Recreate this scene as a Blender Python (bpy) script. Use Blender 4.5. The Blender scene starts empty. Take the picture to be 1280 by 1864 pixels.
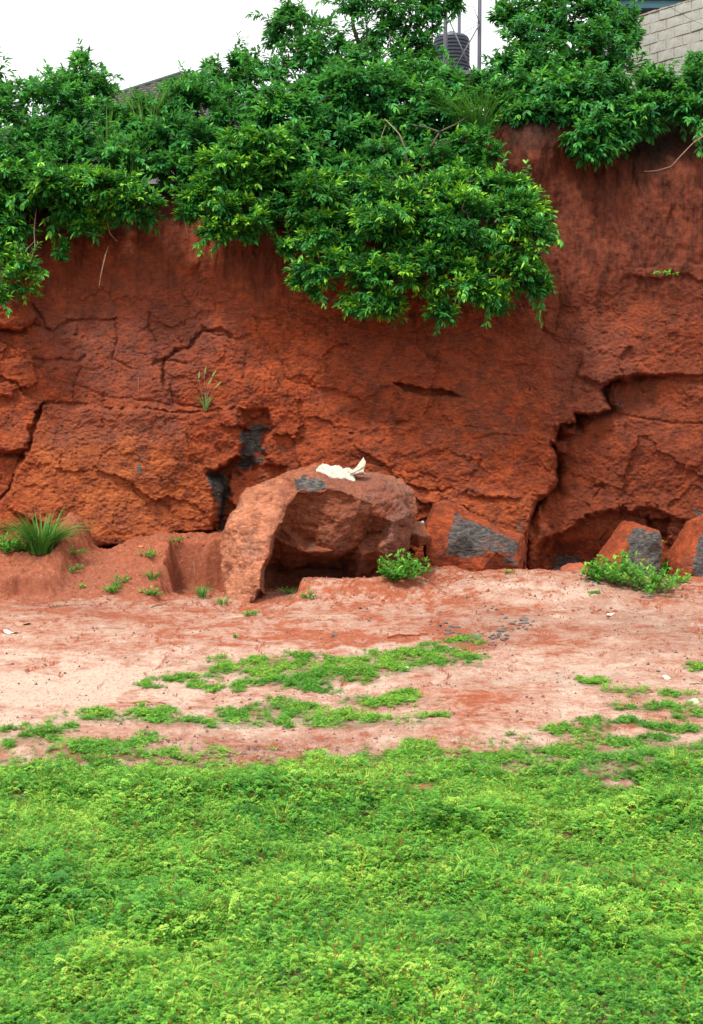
import bpy, math
import numpy as np
from mathutils import Vector, Matrix
from mathutils.geometry import delaunay_2d_cdt

C = bpy.context.scene.collection
sc = bpy.context.scene

# ---------------------------------------------------------------- camera, sky, sun, exposure
F, CX, CY, CAMH, HORIZ = 2380.0, 640.0, 932.0, 3.0, 795.0
PITCH = math.atan((CY - HORIZ) / F)
cam_d = bpy.data.cameras.new("camera")
cam = bpy.data.objects.new("camera", cam_d)
C.objects.link(cam)
cam.location = (0, 0, CAMH)
cam.rotation_euler = (math.pi / 2 - PITCH, 0, 0)
cam_d.sensor_fit = 'VERTICAL'
cam_d.sensor_height = 36.0
cam_d.lens = 36.0 * F / 1864.0
cam_d.clip_end = 3000
cam_d.clip_start = 0.05
cam_d.dof.use_dof = True
cam_d.dof.focus_distance = 24.5
cam_d.dof.aperture_fstop = 6.3
sc.camera = cam

SUN_EL, SUN_AZ = math.radians(60), math.radians(218)   # azimuth from +Y clockwise: behind-left of the camera
world = bpy.data.worlds.new("World")
sc.world = world
world.use_nodes = True
wn, wl = world.node_tree.nodes, world.node_tree.links
wn.clear()
w_out = wn.new('ShaderNodeOutputWorld')
w_bg = wn.new('ShaderNodeBackground')
w_bg.inputs['Strength'].default_value = 0.1
w_sky = wn.new('ShaderNodeTexSky')
w_sky.sky_type = 'NISHITA'
w_sky.sun_disc = False
w_sky.sun_elevation = SUN_EL
w_sky.sun_rotation = SUN_AZ
w_tc = wn.new('ShaderNodeTexCoord')
w_sep = wn.new('ShaderNodeSeparateXYZ')
w_mr = wn.new('ShaderNodeMapRange')          # overcast: brighter towards the zenith
w_mr.inputs[1].default_value = 0.0
w_mr.inputs[2].default_value = 1.0
w_mr.inputs[3].default_value = 8.0
w_mr.inputs[4].default_value = 18.0
w_comb = wn.new('ShaderNodeCombineXYZ')
w_a = wn.new('ShaderNodeVectorMath'); w_a.operation = 'SCALE'; w_a.inputs[3].default_value = 0.15
w_b = wn.new('ShaderNodeVectorMath'); w_b.operation = 'SCALE'; w_b.inputs[3].default_value = 0.88
w_add = wn.new('ShaderNodeVectorMath'); w_add.operation = 'ADD'
wl.new(w_tc.outputs['Generated'], w_sep.inputs[0])
wl.new(w_sep.outputs[2], w_mr.inputs[0])
for i in range(3):
    wl.new(w_mr.outputs[0], w_comb.inputs[i])
wl.new(w_sky.outputs[0], w_a.inputs[0])
wl.new(w_comb.outputs[0], w_b.inputs[0])
wl.new(w_a.outputs[0], w_add.inputs[0])
wl.new(w_b.outputs[0], w_add.inputs[1])
wl.new(w_add.outputs[0], w_bg.inputs[0])
wl.new(w_bg.outputs[0], w_out.inputs[0])

sun_d = bpy.data.lights.new("sun", 'SUN')
sun_d.energy = 2.8
sun_d.angle = math.radians(10)
sun_d.color = (1.0, 0.95, 0.87)
sun = bpy.data.objects.new("sun", sun_d)
C.objects.link(sun)
sdir = Vector((math.sin(SUN_AZ) * math.cos(SUN_EL), math.cos(SUN_AZ) * math.cos(SUN_EL), math.sin(SUN_EL)))
sun.rotation_euler = sdir.to_track_quat('Z', 'Y').to_euler()
sun.location = (-10, -10, 30)
sc.view_settings.view_transform = 'Standard'
sc.view_settings.look = 'None'
sc.view_settings.gamma = 1
sc.view_settings.exposure = 0.62
sc.view_settings.use_curve_mapping = False
sc.cycles.max_bounces = 7
sc.cycles.diffuse_bounces = 4
sc.cycles.transmission_bounces = 4
sc.cycles.transparent_max_bounces = 4
sc.cycles.use_denoising = True

# ---------------------------------------------------------------- helpers
cp, sp = math.cos(PITCH), math.sin(PITCH)

def P(px, py, Y):
    """world point at depth Y seen at photo pixel px, py"""
    px, py, Y = np.broadcast_arrays(np.asarray(px, float), np.asarray(py, float), np.asarray(Y, float))
    xc = (px - CX) / F
    yc = -(py - CY) / F
    dy = cp + yc * sp
    t = Y / dy
    return np.stack([xc * t, Y, CAMH + t * (-sp + yc * cp)], -1)

def proj(V):
    x, y, z = V[..., 0], V[..., 1], V[..., 2] - CAMH
    d = y * cp - z * sp
    u = y * sp + z * cp
    d = np.where(np.abs(d) < 1e-3, 1e-3, d)
    return CX + F * x / d, CY - F * u / d

def _h(ix, iy, iz, seed):
    n = (ix.astype(np.int64) * 374761393 + iy.astype(np.int64) * 668265263 + iz.astype(np.int64) * 2147483647 + seed * 974711) & 0xffffffff
    n = ((n ^ (n >> 13)) * 1274126177) & 0xffffffff
    n = ((n ^ (n >> 16)) * 2246822519) & 0xffffffff
    return ((n ^ (n >> 15)) & 0xffffff) / float(0xffffff)

def noise2(x, y, seed=0):
    ix, iy = np.floor(x), np.floor(y)
    fx, fy = x - ix, y - iy
    sx, sy = fx * fx * fx * (fx * (fx * 6 - 15) + 10), fy * fy * fy * (fy * (fy * 6 - 15) + 10)
    z = np.zeros_like(ix)
    def g(dx, dy):
        a = _h(ix + dx, iy + dy, z, seed) * 2 * math.pi
        return np.cos(a) * (fx - dx) + np.sin(a) * (fy - dy)
    n0 = g(0, 0) * (1 - sx) + g(1, 0) * sx
    n1 = g(0, 1) * (1 - sx) + g(1, 1) * sx
    return (n0 * (1 - sy) + n1 * sy) * 1.5

def noise3(p, seed=0):
    i = np.floor(p); f = p - i; s = f * f * (3 - 2 * f)
    r = 0
    for dx in (0, 1):
        for dy in (0, 1):
            for dz in (0, 1):
                w = (s[:, 0] if dx else 1 - s[:, 0]) * (s[:, 1] if dy else 1 - s[:, 1]) * (s[:, 2] if dz else 1 - s[:, 2])
                r = r + w * _h(i[:, 0] + dx, i[:, 1] + dy, i[:, 2] + dz, seed)
    return r * 2 - 1

def fbm2(x, y, seed=0, oct=4, gain=0.5):
    a, r, k = 1.0, 0, 1.0
    for o in range(oct):
        r = r + a * noise2(x * k, y * k, seed + o * 17)
        a *= gain; k *= 2.03
    return r

def fbm3(p, seed=0, oct=4, gain=0.5):
    a, r, k = 1.0, 0, 1.0
    for o in range(oct):
        r = r + a * noise3(p * k + o * 7.3, seed + o * 17)
        a *= gain; k *= 2.03
    return r

def ss(a, b, x):
    t = np.clip((x - a) / (b - a), 0, 1)
    return t * t * (3 - 2 * t)

def facets(x, y, seed, tilt=1.0, jump=1.0):
    """height made of randomly tilted planes, one per cell"""
    ix, iy = np.floor(x), np.floor(y)
    best = np.full(x.shape, 1e9); out = np.zeros(x.shape)
    z = np.zeros_like(ix)
    for dx in (-1, 0, 1):
        for dy in (-1, 0, 1):
            cx_, cy_ = ix + dx, iy + dy
            px_ = cx_ + _h(cx_, cy_, z, seed); py_ = cy_ + _h(cx_, cy_, z, seed + 1)
            d = (x - px_) ** 2 + (y - py_) ** 2
            gx = _h(cx_, cy_, z, seed + 2) - .5; gy = _h(cx_, cy_, z, seed + 3) - .5
            o = _h(cx_, cy_, z, seed + 4) - .5
            hgt = tilt * (gx * (x - px_) + gy * (y - py_)) + jump * o
            m = d < best
            best = np.where(m, d, best); out = np.where(m, hgt, out)
    return out

def sdpoly(x, y, poly):
    """signed distance, positive inside"""
    d = np.full(x.shape, 1e18); ins = np.zeros(x.shape, bool)
    n = len(poly)
    for i in range(n):
        ax, ay = poly[i]; bx, by = poly[(i + 1) % n]
        ex, ey = bx - ax, by - ay
        t = np.clip(((x - ax) * ex + (y - ay) * ey) / (ex * ex + ey * ey + 1e-9), 0, 1)
        d = np.minimum(d, (x - ax - ex * t) ** 2 + (y - ay - ey * t) ** 2)
        c = ((ay > y) != (by > y)) & (x < (bx - ax) * (y - ay) / ((by - ay) or 1e-9) + ax)
        ins ^= c
    d = np.sqrt(d)
    return np.where(ins, d, -d)

def dline(x, y, pts):
    d = np.full(x.shape, 1e18)
    for (ax, ay), (bx, by) in zip(pts[:-1], pts[1:]):
        ex, ey = bx - ax, by - ay
        t = np.clip(((x - ax) * ex + (y - ay) * ey) / (ex * ex + ey * ey + 1e-9), 0, 1)
        d = np.minimum(d, (x - ax - ex * t) ** 2 + (y - ay - ey * t) ** 2)
    return np.sqrt(d)

def mesh_np(name, V, faces, smooth=True, attrs=None, mat=None):
    """faces: int array (n,3) or (n,4)"""
    me = bpy.data.meshes.new(name)
    V = np.ascontiguousarray(V, dtype=np.float32); faces = np.ascontiguousarray(faces, dtype=np.int32)
    k = faces.shape[1]
    me.vertices.add(len(V)); me.vertices.foreach_set("co", V.ravel())
    me.loops.add(faces.size); me.loops.foreach_set("vertex_index", faces.ravel())
    me.polygons.add(len(faces))
    me.polygons.foreach_set("loop_start", np.arange(0, faces.size, k, dtype=np.int32))
    me.polygons.foreach_set("loop_total", np.full(len(faces), k, dtype=np.int32))
    me.polygons.foreach_set("use_smooth", np.full(len(faces), smooth, dtype=bool))
    for an, (dom, arr) in (attrs or {}).items():
        a = me.attributes.new(an, 'FLOAT', dom)
        a.data.foreach_set("value", np.ascontiguousarray(arr, dtype=np.float32).ravel())
    me.update(calc_edges=True)
    me.validate()
    if mat: me.materials.append(mat)
    return me

def link(name, me, parent=None, label=None, cat=None, group=None, kind=None, loc=None):
    o = bpy.data.objects.new(name, me)
    C.objects.link(o)
    if parent is not None: o.parent = parent
    if loc is not None: o.location = loc
    if label: o['label'] = label
    if cat: o['category'] = cat
    if group: o['group'] = group
    if kind: o['kind'] = kind
    return o

def empty(name, loc, label, cat, group=None):
    return link(name, None, None, label, cat, group, None, loc)

def tube_arrays(pts, radii, sides=6):
    pts = np.asarray(pts, float); n = len(pts)
    d = np.gradient(pts, axis=0); d /= np.linalg.norm(d, axis=1)[:, None] + 1e-9
    ref = np.array([0.3, 0.2, 1.0]); ref = np.where(np.abs(d @ ref)[:, None] > 0.98, np.array([[1., 0, 0]]), ref)
    a = np.cross(d, ref); a /= np.linalg.norm(a, axis=1)[:, None] + 1e-9
    b = np.cross(d, a)
    th = np.arange(sides) * 2 * math.pi / sides
    r = np.broadcast_to(np.asarray(radii, float), (n,))[:, None, None]
    V = pts[:, None, :] + r * (np.cos(th)[None, :, None] * a[:, None, :] + np.sin(th)[None, :, None] * b[:, None, :])
    Fq = []
    for i in range(n - 1):
        for j in range(sides):
            k = (j + 1) % sides
            Fq.append((i * sides + j, i * sides + k, (i + 1) * sides + k, (i + 1) * sides + j))
    V = V.reshape(-1, 3)
    V = np.vstack([V, pts[:1], pts[-1:]])
    c0, c1 = len(V) - 2, len(V) - 1
    for j in range(sides):
        k = (j + 1) % sides
        Fq.append((c0, k, j, j)); Fq.append((c1, (n - 1) * sides + j, (n - 1) * sides + k, (n - 1) * sides + k))
    return V, Fq

class MB:
    """collects polygons of any size into one mesh"""
    def __init__(s): s.v = []; s.f = []; s.n = 0
    def add(s, V, Fs):
        s.v.append(np.asarray(V, float))
        for f in Fs:
            g = []
            for i in f:
                if i + s.n not in g: g.append(i + s.n)
            if len(g) > 2: s.f.append(tuple(g))
        s.n += len(V)
    def tube(s, pts, r, sides=6): s.add(*tube_arrays(pts, r, sides))
    def box(s, x0, x1, y0, y1, z0, z1, M=None):
        V = np.array([(x, y, z) for x in (x0, x1) for y in (y0, y1) for z in (z0, z1)], float)
        if M is not None: V = np.array([M @ Vector(v) for v in V])
        s.add(V, [(0, 1, 3, 2), (4, 6, 7, 5), (0, 4, 5, 1), (2, 3, 7, 6), (0, 2, 6, 4), (1, 5, 7, 3)])
    def mesh(s, name, mat, smooth=False):
        me = bpy.data.meshes.new(name)
        V = np.vstack(s.v)
        me.from_pydata(V.tolist(), [], s.f)
        me.polygons.foreach_set("use_smooth", np.full(len(me.polygons), smooth, dtype=bool))
        me.materials.append(mat); me.update()
        return me

# ---------------------------------------------------------------- materials
def newmat(name):
    m = bpy.data.materials.new(name); m.use_nodes = True
    nt = m.node_tree; nt.nodes.clear()
    o = nt.nodes.new('ShaderNodeOutputMaterial')
    b = nt.nodes.new('ShaderNodeBsdfPrincipled')
    nt.links.new(b.outputs[0], o.inputs[0])
    return m, nt, b, o

class NB:
    def __init__(s, nt): s.nt = nt; s.n = nt.nodes; s.l = nt.links
    def put(s, sock, v):
        if isinstance(v, bpy.types.NodeSocket): s.l.new(v, sock)
        else: sock.default_value = v
    def attr(s, name):
        n = s.n.new('ShaderNodeAttribute'); n.attribute_name = name; return n.outputs['Fac']
    def coord(s, scale=(1, 1, 1), rot=(0, 0, 0), kind='Object'):
        t = s.n.new('ShaderNodeTexCoord'); m = s.n.new('ShaderNodeMapping')
        m.inputs['Scale'].default_value = scale; m.inputs['Rotation'].default_value = rot
        s.l.new(t.outputs[kind], m.inputs[0]); return m.outputs[0]
    def noise(s, vec, scale, detail=5, rough=0.6, dist=0.0):
        n = s.n.new('ShaderNodeTexNoise'); s.l.new(vec, n.inputs['Vector'])
        n.inputs['Scale'].default_value = scale; n.inputs['Detail'].default_value = detail
        n.inputs['Roughness'].default_value = rough; n.inputs['Distortion'].default_value = dist
        return n.outputs['Fac']
    def voro(s, vec, scale, feature='F1'):
        n = s.n.new('ShaderNodeTexVoronoi'); n.feature = feature
        s.l.new(vec, n.inputs['Vector']); n.inputs['Scale'].default_value = scale; return n.outputs[0]
    def mr(s, v, a, b, c=0.0, d=1.0):
        n = s.n.new('ShaderNodeMapRange'); s.put(n.inputs[0], v)
        for i, x in enumerate((a, b, c, d)): n.inputs[i + 1].default_value = x
        return n.outputs[0]
    def mix(s, f, a, b, mode='MIX'):
        n = s.n.new('ShaderNodeMix'); n.data_type = 'RGBA'; n.blend_type = mode
        s.put(n.inputs[0], f)
        for i, x in ((6, a), (7, b)):
            if not isinstance(x, bpy.types.NodeSocket) and len(x) == 3: x = (*x, 1)
            s.put(n.inputs[i], x)
        return n.outputs[2]
    def math(s, op, a, b=0.0, c=0.0):
        n = s.n.new('ShaderNodeMath'); n.operation = op
        s.put(n.inputs[0], a); s.put(n.inputs[1], b); s.put(n.inputs[2], c); return n.outputs[0]
    def bump(s, h, strength, dist, normal=None):
        n = s.n.new('ShaderNodeBump'); n.inputs['Strength'].default_value = strength
        n.inputs['Distance'].default_value = dist; s.l.new(h, n.inputs['Height'])
        if normal is not None: s.l.new(normal, n.inputs['Normal'])
        return n.outputs[0]

def rock_material(name, red, dark, light, brown, amount_brown=0.5, o1=(0.42, 0.105, 0.030), o2=(0.62, 0.20, 0.062)):
    m, nt, b, o = newmat(name); q = NB(nt)
    co = q.coord()
    big = q.noise(co, 0.55, 4, 0.6)
    mid = q.noise(co, 3.0, 6, 0.7, 0.4)
    fine = q.noise(co, 26, 6, 0.75)
    st = q.noise(q.coord((1.0, 1.0, 4.0), (0, math.radians(24), 0)), 7.0, 6, 0.75, 0.3)
    col = q.mix(q.mr(mid, 0.36, 0.66), dark, red)
    col = q.mix(q.mr(st, 0.52, 0.72, 0, .75), col, light)
    col = q.mix(q.mr(q.math('MULTIPLY', q.mr(big, 0.42, 0.60), q.mr(mid, .62, .40)), 0.1, 0.8, 0, amount_brown), col, brown)
    vf = q.noise(co, 70, 4, 0.8)
    col = q.mix(q.mr(st, 0.48, 0.36, 0, .5), col, (0.085, 0.022, 0.012))
    col = q.mix(q.mr(vf, 0.52, 0.66, 0, .5), col, light)
    # wall zones: the earthy top layer with painted bush shade, the ochre lower slab and bare dark grey stone
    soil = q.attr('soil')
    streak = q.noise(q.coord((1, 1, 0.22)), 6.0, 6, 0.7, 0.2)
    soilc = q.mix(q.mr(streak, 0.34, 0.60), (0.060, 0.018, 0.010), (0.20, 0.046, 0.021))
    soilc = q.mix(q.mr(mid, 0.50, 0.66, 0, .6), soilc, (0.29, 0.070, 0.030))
    soilc = q.mix(q.attr('bush_shade'), soilc, q.mix(q.mr(streak, .4, .65), (0.022, 0.013, 0.008), (0.085, 0.024, 0.013)))  # darker soil colour stands in for shade under the overhanging bushes
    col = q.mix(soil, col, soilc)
    och = q.mix(q.mr(st, 0.4, 0.7), o1, o2)
    col = q.mix(q.math('MULTIPLY', q.attr('ochre'), q.mr(mid, 0.35, 0.6)), col, och)
    purp = q.mix(q.mr(fine, .4, .62), (0.10, 0.042, 0.036), (0.23, 0.10, 0.075))
    col = q.mix(q.math('MULTIPLY', q.attr('weather'), q.mr(st, 0.38, 0.62)), col, purp)
    gs = q.noise(q.coord((1.0, 1.0, 3.0), (0, math.radians(-20), 0)), 9.0, 6, 0.8)
    grey = q.mix(q.mr(gs, 0.40, 0.62), (0.028, 0.026, 0.026), (0.185, 0.17, 0.155))
    grey = q.mix(q.mr(mid, 0.52, 0.68, 0, .75), grey, (0.24, 0.085, 0.045))
    grey = q.mix(q.mr(vf, 0.60, 0.68, 0, .8), grey, (0.42, 0.38, 0.33))
    edge = q.math('ADD', q.attr('grey'), q.mr(mid, 0.3, 0.7, -0.42, 0.42))
    edge = q.math('ADD', edge, q.mr(fine, 0.3, 0.7, -0.2, 0.2))
    col = q.mix(q.mr(edge, 0.44, 0.56), col, grey)
    col = q.mix(q.mr(fine, 0.56, 0.30, 0, 0.55), col, q.mix(0.5, (0.03, 0.012, 0.008), col, 'MIX'))
    nt.links.new(col, b.inputs['Base Color'])
    b.inputs['Roughness'].default_value = 0.88
    b.inputs['Specular IOR Level'].default_value = 0.22
    n1 = q.bump(st, 0.9, 0.06)
    n2 = q.bump(fine, 1.0, 0.03, n1)
    n2 = q.bump(vf, .8, 0.010, n2)
    nt.links.new(n2, b.inputs['Normal'])
    return m

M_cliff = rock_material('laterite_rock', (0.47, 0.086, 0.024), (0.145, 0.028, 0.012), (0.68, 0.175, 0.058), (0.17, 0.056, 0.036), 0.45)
M_boulder = rock_material('boulder_rock', (0.46, 0.140, 0.062), (0.23, 0.062, 0.030), (0.66, 0.30, 0.17), (0.34, 0.18, 0.125), 0.7, (0.52, 0.18, 0.085), (0.70, 0.36, 0.22))

def ground_material():
    m, nt, b, o = newmat('sandy_laterite_soil'); q = NB(nt)
    co = q.coord()
    big = q.noise(co, 1.0, 8, 0.72, 0.5)
    lace = q.noise(q.coord((1, .8, 1)), 3.2, 8, 0.8, 0.2)
    mid = q.noise(co, 7.0, 6, 0.7, 0.2)
    fine = q.noise(co, 60, 5, 0.75)
    grit = q.voro(co, 55)
    sand = q.attr('sand')
    s = q.math('ADD', sand, q.mr(big, 0.34, 0.66, -0.36, 0.36))
    s = q.math('ADD', s, q.mr(lace, 0.36, 0.64, -0.26, 0.26))
    s = q.math('ADD', s, q.mr(mid, 0.3, 0.7, -0.16, 0.16))
    red = q.mix(q.mr(mid, 0.35, 0.68), (0.21, 0.052, 0.024), (0.40, 0.120, 0.056))
    pink = q.mix(q.mr(mid, 0.35, 0.65), (0.32, 0.165, 0.112), (0.42, 0.255, 0.190))
    pale = q.mix(q.mr(fine, 0.35, 0.65), (0.43, 0.30, 0.225), (0.52, 0.395, 0.31))
    col = q.mix(q.mr(s, 0.18, 0.46), red, pink)
    col = q.mix(q.mr(s, 0.55, 0.90), col, pale)
    # dark grit and grey lichen crust
    gr = q.math('MULTIPLY', q.mr(q.math('ADD', q.attr('grit'), q.mr(mid, .3, .7, -.3, .3)), 0.3, 0.8), q.mr(fine, 0.49, 0.56))
    col = q.mix(q.math('MULTIPLY', gr, 0.9), col, (0.10, 0.06, 0.045))
    col = q.mix(q.mr(fine, 0.50, 0.34, 0, 0.6), col, (0.17, 0.065, 0.04))
    gf2 = q.noise(q.coord((1, .45, 1)), 22, 6, 0.8)
    col = q.mix(q.mr(gf2, 0.48, 0.34, 0, .75), col, (0.21, 0.085, 0.052))
    col = q.mix(q.mr(gf2, 0.56, 0.70, 0, .5), col, (0.56, 0.42, 0.33))
    under = q.attr('green')
    col = q.mix(q.math('MULTIPLY', under, q.mr(mid, 0.3, 0.6, 0.55, 1.0)), col, q.mix(fine, (0.035, 0.05, 0.014), (0.10, 0.085, 0.03)))
    nt.links.new(col, b.inputs['Base Color'])
    b.inputs['Roughness'].default_value = 0.93
    b.inputs['Specular IOR Level'].default_value = 0.15
    n1 = q.bump(mid, 0.8, 0.05)
    n2 = q.bump(fine, 0.9, 0.014, n1)
    nt.links.new(n2, b.inputs['Normal'])
    return m
M_ground = ground_material()

def leaf_material(name, dark, mid_, young, transl=0.3, rough=0.42, inst=False):
    """tint attribute 0..1: old leaf to young leaf"""
    m, nt, b, o = newmat(name); q = NB(nt)
    t = q.attr('tint')
    if inst:
        ge = q.n.new('ShaderNodeNewGeometry')
        t = q.math('ADD', t, q.mr(q.noise(ge.outputs['Position'], .55, 5, .65), .38, .62, -.22, .22))
        oi = q.n.new('ShaderNodeObjectInfo')
        t = q.math('ADD', t, q.mr(oi.outputs['Random'], 0, 1, -0.3, 0.3))
    c = q.mix(q.mr(t, 0.0, 0.6), dark, mid_)
    c = q.mix(q.mr(t, 0.6, 1.0), c, young)
    if inst:
        c = q.mix(q.mr(q.attr('dry'), 0.5, 0.51), c, (0.22, 0.12, 0.03))
    nt.links.new(c, b.inputs['Base Color'])
    b.inputs['Roughness'].default_value = rough
    b.inputs['Specular IOR Level'].default_value = 0.22
    tr = q.n.new('ShaderNodeBsdfTranslucent'); mx = q.n.new('ShaderNodeMixShader')
    tc = q.mix(0.5, c, (0.5, 0.75, 0.1), 'MULTIPLY')
    nt.links.new(q.mix(0.5, c, (0.16, 0.36, 0.03)), tr.inputs[0])
    mx.inputs[0].default_value = transl
    nt.links.new(b.outputs[0], mx.inputs[1]); nt.links.new(tr.outputs[0], mx.inputs[2])
    nt.links.new(mx.outputs[0], o.inputs[0])
    return m

M_leaf = leaf_material('glossy_leaf', (0.010, 0.11, 0.028), (0.055, 0.31, 0.038), (0.30, 0.60, 0.035), 0.25, 0.45)
M_leaf_far = leaf_material('tree_leaf', (0.012, 0.12, 0.040), (0.055, 0.32, 0.052), (0.18, 0.50, 0.05), 0.30, 0.48)
M_weed = leaf_material('weed_leaf', (0.03, 0.15, 0.018), (0.085, 0.34, 0.03), (0.28, 0.55, 0.05), 0.3, 0.5)
M_blade = leaf_material('grass_blade', (0.022, 0.10, 0.016), (0.065, 0.23, 0.035), (0.30, 0.46, 0.14), 0.3, 0.5)
M_cover = leaf_material('ground_cover_leaf', (0.032, 0.165, 0.022), (0.135, 0.38, 0.032), (0.36, 0.53, 0.065), 0.30, 0.5, inst=True)

def plain(name, col, rough=0.7, col2=None, scale=8, metallic=0.0, bump=0.0, stretch=(1, 1, 1)):
    m, nt, b, o = newmat(name); q = NB(nt)
    n = q.noise(q.coord(stretch), scale, 6, 0.7)
    c = q.mix(q.mr(n, 0.35, 0.65), col, col2 or tuple(x * 0.6 for x in col))
    nt.links.new(c, b.inputs['Base Color'])
    b.inputs['Roughness'].default_value = rough
    b.inputs['Metallic'].default_value = metallic
    if bump: nt.links.new(q.bump(n, 0.6, bump), b.inputs['Normal'])
    return m
M_bark = plain('bark', (0.13, 0.095, 0.06), 0.85, (0.05, 0.035, 0.025), 14, bump=0.01)
M_twig = plain('dry_twig', (0.30, 0.20, 0.13), 0.85, (0.16, 0.10, 0.065), 20)
M_darkstone = plain('dark_stone', (0.055, 0.045, 0.042), 0.85, (0.16, 0.12, 0.10), 14, bump=0.01)
M_redstone = plain('red_stone', (0.34, 0.085, 0.035), 0.9, (0.20, 0.045, 0.02), 10, bump=0.02)
M_palestone = plain('pale_stone', (0.72, 0.62, 0.52), 0.8, (0.55, 0.45, 0.36), 20, bump=0.01)
M_sack = plain('white_sack_cloth', (0.60, 0.55, 0.46), 0.85, (0.38, 0.30, 0.21), 14, bump=0.02)
M_block = plain('concrete_block', (0.40, 0.40, 0.35), 0.92, (0.29, 0.29, 0.255), 9, bump=0.012)
M_mortar = plain('mortar', (0.44, 0.35, 0.30), 0.95, (0.24, 0.17, 0.14), 14, bump=0.02)
M_tank = plain('ribbed_black_tank', (0.035, 0.045, 0.060), 0.5, (0.022, 0.028, 0.04), 4)
M_steel = plain('painted_steel', (0.085, 0.085, 0.12), 0.55, (0.12, 0.115, 0.13), 5)
M_tile = plain('brown_roof_tile', (0.085, 0.066, 0.062), 0.8, (0.046, 0.036, 0.036), 6, bump=0.01)
M_ridge = plain('dark_ridge_cap', (0.045, 0.075, 0.06), 0.7, (0.03, 0.05, 0.045), 5)
M_plaster = plain('pale_plaster', (0.58, 0.56, 0.56), 0.9, (0.50, 0.47, 0.48), 2)
M_fascia = plain('teal_fascia', (0.022, 0.115, 0.15), 0.45, (0.018, 0.085, 0.11), 2)
M_can = plain('aluminium_can', (0.62, 0.66, 0.68), 0.35, (0.45, 0.5, 0.52), 12, metallic=0.5)
M_wood = plain('weathered_wood', (0.42, 0.24, 0.14), 0.85, (0.26, 0.12, 0.07), 18)
M_dryleaf = plain('dry_leaf', (0.62, 0.20, 0.06), 0.8, (0.42, 0.12, 0.035), 9)
M_black = plain('black_seep', (0.012, 0.011, 0.011), 0.6, (0.03, 0.028, 0.028), 20)

# ---------------------------------------------------------------- the cliff
Ltop = [(-6000, 330), (-60, 330), (300, 335), (420, 290), (560, 240), (800, 225), (900, 205), (1150, 190), (1340, 185), (7000, 190)]
def top_v(u): return np.interp(u, [a for a, b in Ltop], [b for a, b in Ltop])

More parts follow.
